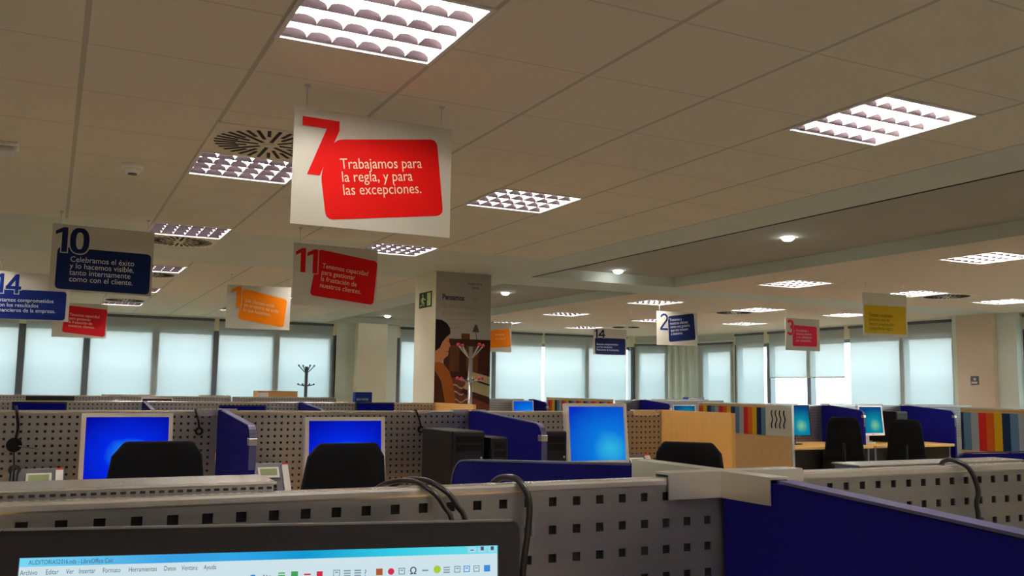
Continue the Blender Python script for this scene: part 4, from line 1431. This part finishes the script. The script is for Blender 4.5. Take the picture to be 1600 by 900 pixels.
tower('dark computer tower behind the rightmost office chairs', 9.80, 10.0, 8.42, 8.88, 1.15, 'computer towers of the right block', base=0.745)

# ------------------------------------------------------------------ phones
def phone(label, loc, rz, group='desk phones'):
    root = thing('desk_phone', label, 'telephone', (loc[0], loc[1], 0.75), R(rz), group)
    root.scale = (1.12, 1.12, 1.12)
    q = MB(); q.prism([(0, 0), (0.0, 0.03), (0.13, 0.185), (0.15, 0.185), (0.16, 0)], -0.11, 0.11, greyp, 'x'); q.bevel(0.004, 1); q.build('body', root)
    d = Vector((0, 0.13, 0.155)).normalized(); n = Vector((0, -d.z, d.y))
    Mf = Matrix.Identity(4)
    for i in range(3):
        Mf[i][0] = (1, 0, 0)[i]; Mf[i][1] = d[i]; Mf[i][2] = n[i]
    Mf[2][3] = 0.03
    q = MB(); q.box(-0.04, 0.06, 0.115, 0.175, 0, 0.006, creamp, Mf); q.build('display_frame', root)
    q = MB(); q.box(-0.03, 0.05, 0.13, 0.165, 0.006, 0.008, lcd, Mf); q.build('display', root)
    for r_ in range(4):
        for c_ in range(3):
            q = MB(); q.box(-0.03 + c_ * 0.026, -0.012 + c_ * 0.026, 0.012 + r_ * 0.024, 0.028 + r_ * 0.024, 0, 0.005, black, Mf); q.build('key', root)
    q = MB(); q.tube([Mf @ Vector(p) for p in ((-0.085, 0.0, 0.02), (-0.085, 0.03, 0.035), (-0.085, 0.15, 0.035), (-0.085, 0.185, 0.02))], [0.024, 0.017, 0.017, 0.026], black); q.build('handset', root)
    q = MB(); q.box(0.075, 0.105, 0.01, 0.185, 0, 0.012, creamp, Mf); q.build('index_strip', root)
    q = MB(); q.box(0.08, 0.10, 0.186, 0.196, 0, 0.012, redp, Mf); q.build('message_lamp', root)
    return root
phone('grey desk phone with green display beside the blue divider', (1.075, 4.97), 0)
phone('grey desk phone half hidden left of the left cream monitor', (-0.03, 4.97), 0)
phone('grey desk phone half hidden right of the right cream monitor', (3.47, 4.97), 0)

# ------------------------------------------------------------------ headsets and cords
def headset(label, x, z, y=Y1R - 0.012):
    root = thing('headset', label, 'headset', (x, y, z))
    q = MB(); q.tube(smooth_path([(0.0, 0.0, 0.0), (0.012, 0.002, 0.08), (0.002, 0.004, 0.16), (-0.004, 0.012, 0.19), (-0.004, 0.035, 0.185)]), 0.007, black); q.build('headband', root)
    q = MB(); q.cyl((0, -0.022, 0), (0, 0.004, 0), 0.036, black, n=20); q.build('ear_cushion', root)
    q = MB(); q.tube(smooth_path([(0.02, -0.02, -0.005), (0.06, -0.03, -0.012), (0.11, -0.03, -0.022)]), 0.003, greyp); q.build('microphone_boom', root)
    q = MB(); q.tube(smooth_path([(0.0, 0, -0.03), (0.006, 0.003, -0.12), (0.0, 0.0, -0.25), (0.004, 0.0, z * 0 - 0.30)]), 0.003, black); q.build('cord', root)
headset('black headset hanging on the partition at the far left', -0.14, 1.064)
def cord_loop(label, x, z0, dx, y=Y1R - 0.008):
    root = thing('headset_lead', label, 'cable', (x, y, 0), 0, 'short black cords hanging on the second row partition')
    q = MB(); q.tube(smooth_path([(-0.01, 0.034, z0 - 0.002), (-0.01, 0.012, z0 + 0.006), (-0.01, -0.006, z0 - 0.01), (dx * 0.5, -0.005, z0 - 0.06), (dx, -0.006, z0 - 0.10)]), 0.0055, black); q.build('cord', root)
    ring = [(dx + 0.017 * math.cos(a), -0.006, z0 - 0.116 + 0.017 * math.sin(a)) for a in [2 * PI * k / 14 for k in range(15)]]
    q = MB(); q.tube(ring, 0.006, black, n=6); q.build('loop', root)
cord_loop('black cord loop hanging right of the left cream monitor', 0.735, 1.24, 0.012)
cord_loop('black cord loop hanging right of the middle cream monitor', 2.02, 1.24, 0.02)

def cable(label, pts, r, group=None):
    q = MB(); q.tube(smooth_path(pts, 8), r, black_cable, n=10)
    return tag(q.build('cable'), label, 'cable', group)
black_cable = mat('black_cable', (0.022, 0.019, 0.017, 1), 0.28, var=0.1)
G = 'black cables over the nearest partition'
cable('black cable arching over the partition, left of the pair', [(0.365, 1.25, 1.18), (0.400, 1.20, 1.243), (0.432, 1.158, 1.2570), (0.452, 1.124, 1.245), (0.466, 1.116, 1.226), (0.476, 1.112, 1.205), (0.486, 1.10, 1.12)], 0.0034, G)
cable('black cable arching over the partition, right of the pair', [(0.385, 1.26, 1.18), (0.422, 1.20, 1.245), (0.449, 1.158, 1.2578), (0.469, 1.122, 1.246), (0.484, 1.114, 1.226), (0.494, 1.110, 1.205), (0.508, 1.10, 1.12)], 0.0038, G)
cable('black cable hanging down the partition right of the black monitor', [(0.560, 1.25, 1.17), (0.570, 1.195, 1.243), (0.581, 1.155, 1.2570), (0.589, 1.130, 1.246), (0.594, 1.124, 1.222), (0.592, 1.124, 1.185), (0.586, 1.126, 1.13), (0.58, 1.126, 0.98)], 0.0046, G)
cable('black cable hanging down the right edge of the nearest partition', [(1.468, 1.1675, 1.225), (1.470, 1.1672, 1.252), (1.475, 1.152, 1.2615), (1.486, 1.128, 1.252), (1.498, 1.122, 1.232), (1.506, 1.121, 1.205), (1.503, 1.123, 1.185), (1.508, 1.124, 1.15), (1.51, 1.126, 1.0)], 0.0046, G)
# ------------------------------------------------------------------ coat stands, boxes
def coat_stand(label, loc, ht, metal, ballm, r=0.024):
    root = thing('coat_stand', label, 'coat stand', loc, 0, None)
    q = MB(); q.cyl((0, 0, 0.03), (0, 0, ht), r, metal, n=16); q.build('pole', root)
    q = MB(); q.cyl((0, 0, 0), (0, 0, 0.03), 0.20, metal, r1=0.19, n=28); q.build('base', root)
    for k in range(4):
        a = R(10 + 90 * k)
        c, s = math.cos(a), math.sin(a)
        q = MB(); q.tube(smooth_path([(0, 0, ht - 0.13), (0.07 * c, 0.07 * s, ht - 0.07), (0.15 * c, 0.15 * s, ht + 0.01)]), 0.009, metal)
        h_ = q.build('upper_hook', root)
        q = MB(); q.ball((0.155 * c, 0.155 * s, ht + 0.018), 0.018, ballm); q.build('hook_ball', h_)
        q = MB(); q.tube(smooth_path([(0, 0, ht - 0.36), (0.07 * c, 0.07 * s, ht - 0.35), (0.15 * c, 0.15 * s, ht - 0.33)]), 0.008, metal)
        h_ = q.build('lower_hook', root)
        q = MB(); q.ball((0.155 * c, 0.155 * s, ht - 0.325), 0.018, ballm); q.build('hook_ball', h_)
    return root
coat_stand('chrome coat stand with red balls in front of the poster column', (3.852, 8.62, 0), 1.80, chrome, redp)
coat_stand('dark coat stand in front of the far window blind', (4.235, 16.9, 0), 1.73, greyp, greyp, 0.03)

t = thing('storage_cabinet', 'low wooden cabinet behind the fourth row partition', 'cabinet', (2.45, 13.1, 0))
q = MB(); q.box(0, 1.90, 0, 0.45, 0, 1.12, wood_d); q.build('body', t)
q = MB(); q.box(-0.01, 1.91, -0.01, 0.46, 1.12, 1.145, wood); q.build('top', t)
t = thing('cardboard_box', 'flat cardboard box on the cabinet below the distant coat stand', 'box', (2.62, 13.15, 1.145))
q = MB(); q.box(0, 0.56, 0, 0.32, 0, 0.15, cardboard, skip=('t',)); q.build('carton', t)
q = MB(); q.box(0, 0.56, 0.0, 0.16, 0.15, 0.153, cardboard); q.box(0, 0.56, 0.162, 0.32, 0.15, 0.153, cardboard); q.build('flap', t)
q = MB(); q.box(0.0, 0.15, -0.002, 0.0, 0.02, 0.13, white); q.build('paper_label', t)
t = thing('blue_box', 'blue box with white lettering left of the poster column', 'box', (4.03, 13.15, 1.145))
bl = ink('box_blue', srgb(26, 50, 130))
q = MB(); q.box(0, 0.26, 0, 0.12, 0, 0.150, bl); q.bevel(0.004, 1); q.build('carton', t)
text_mesh('lettering', 'servicio', 0.062, c_txtw, t, 0.02, 0.03, -0.002, 0, sx=0.95)
t = thing('blue_binder', 'blue binder lying on the shelf by the far corner windows', 'binder', (9.85, Y3R + 0.04, 1.234))
q = MB(); q.box(0, 0.36, 0, 0.14, 0, 0.034, ink('binder_blue', srgb(30, 60, 170))); q.bevel(0.004, 1); q.build('cover', t)
q = MB(); q.box(0.01, 0.35, -0.001, 0.02, 0.006, 0.028, white); q.build('pages', t)
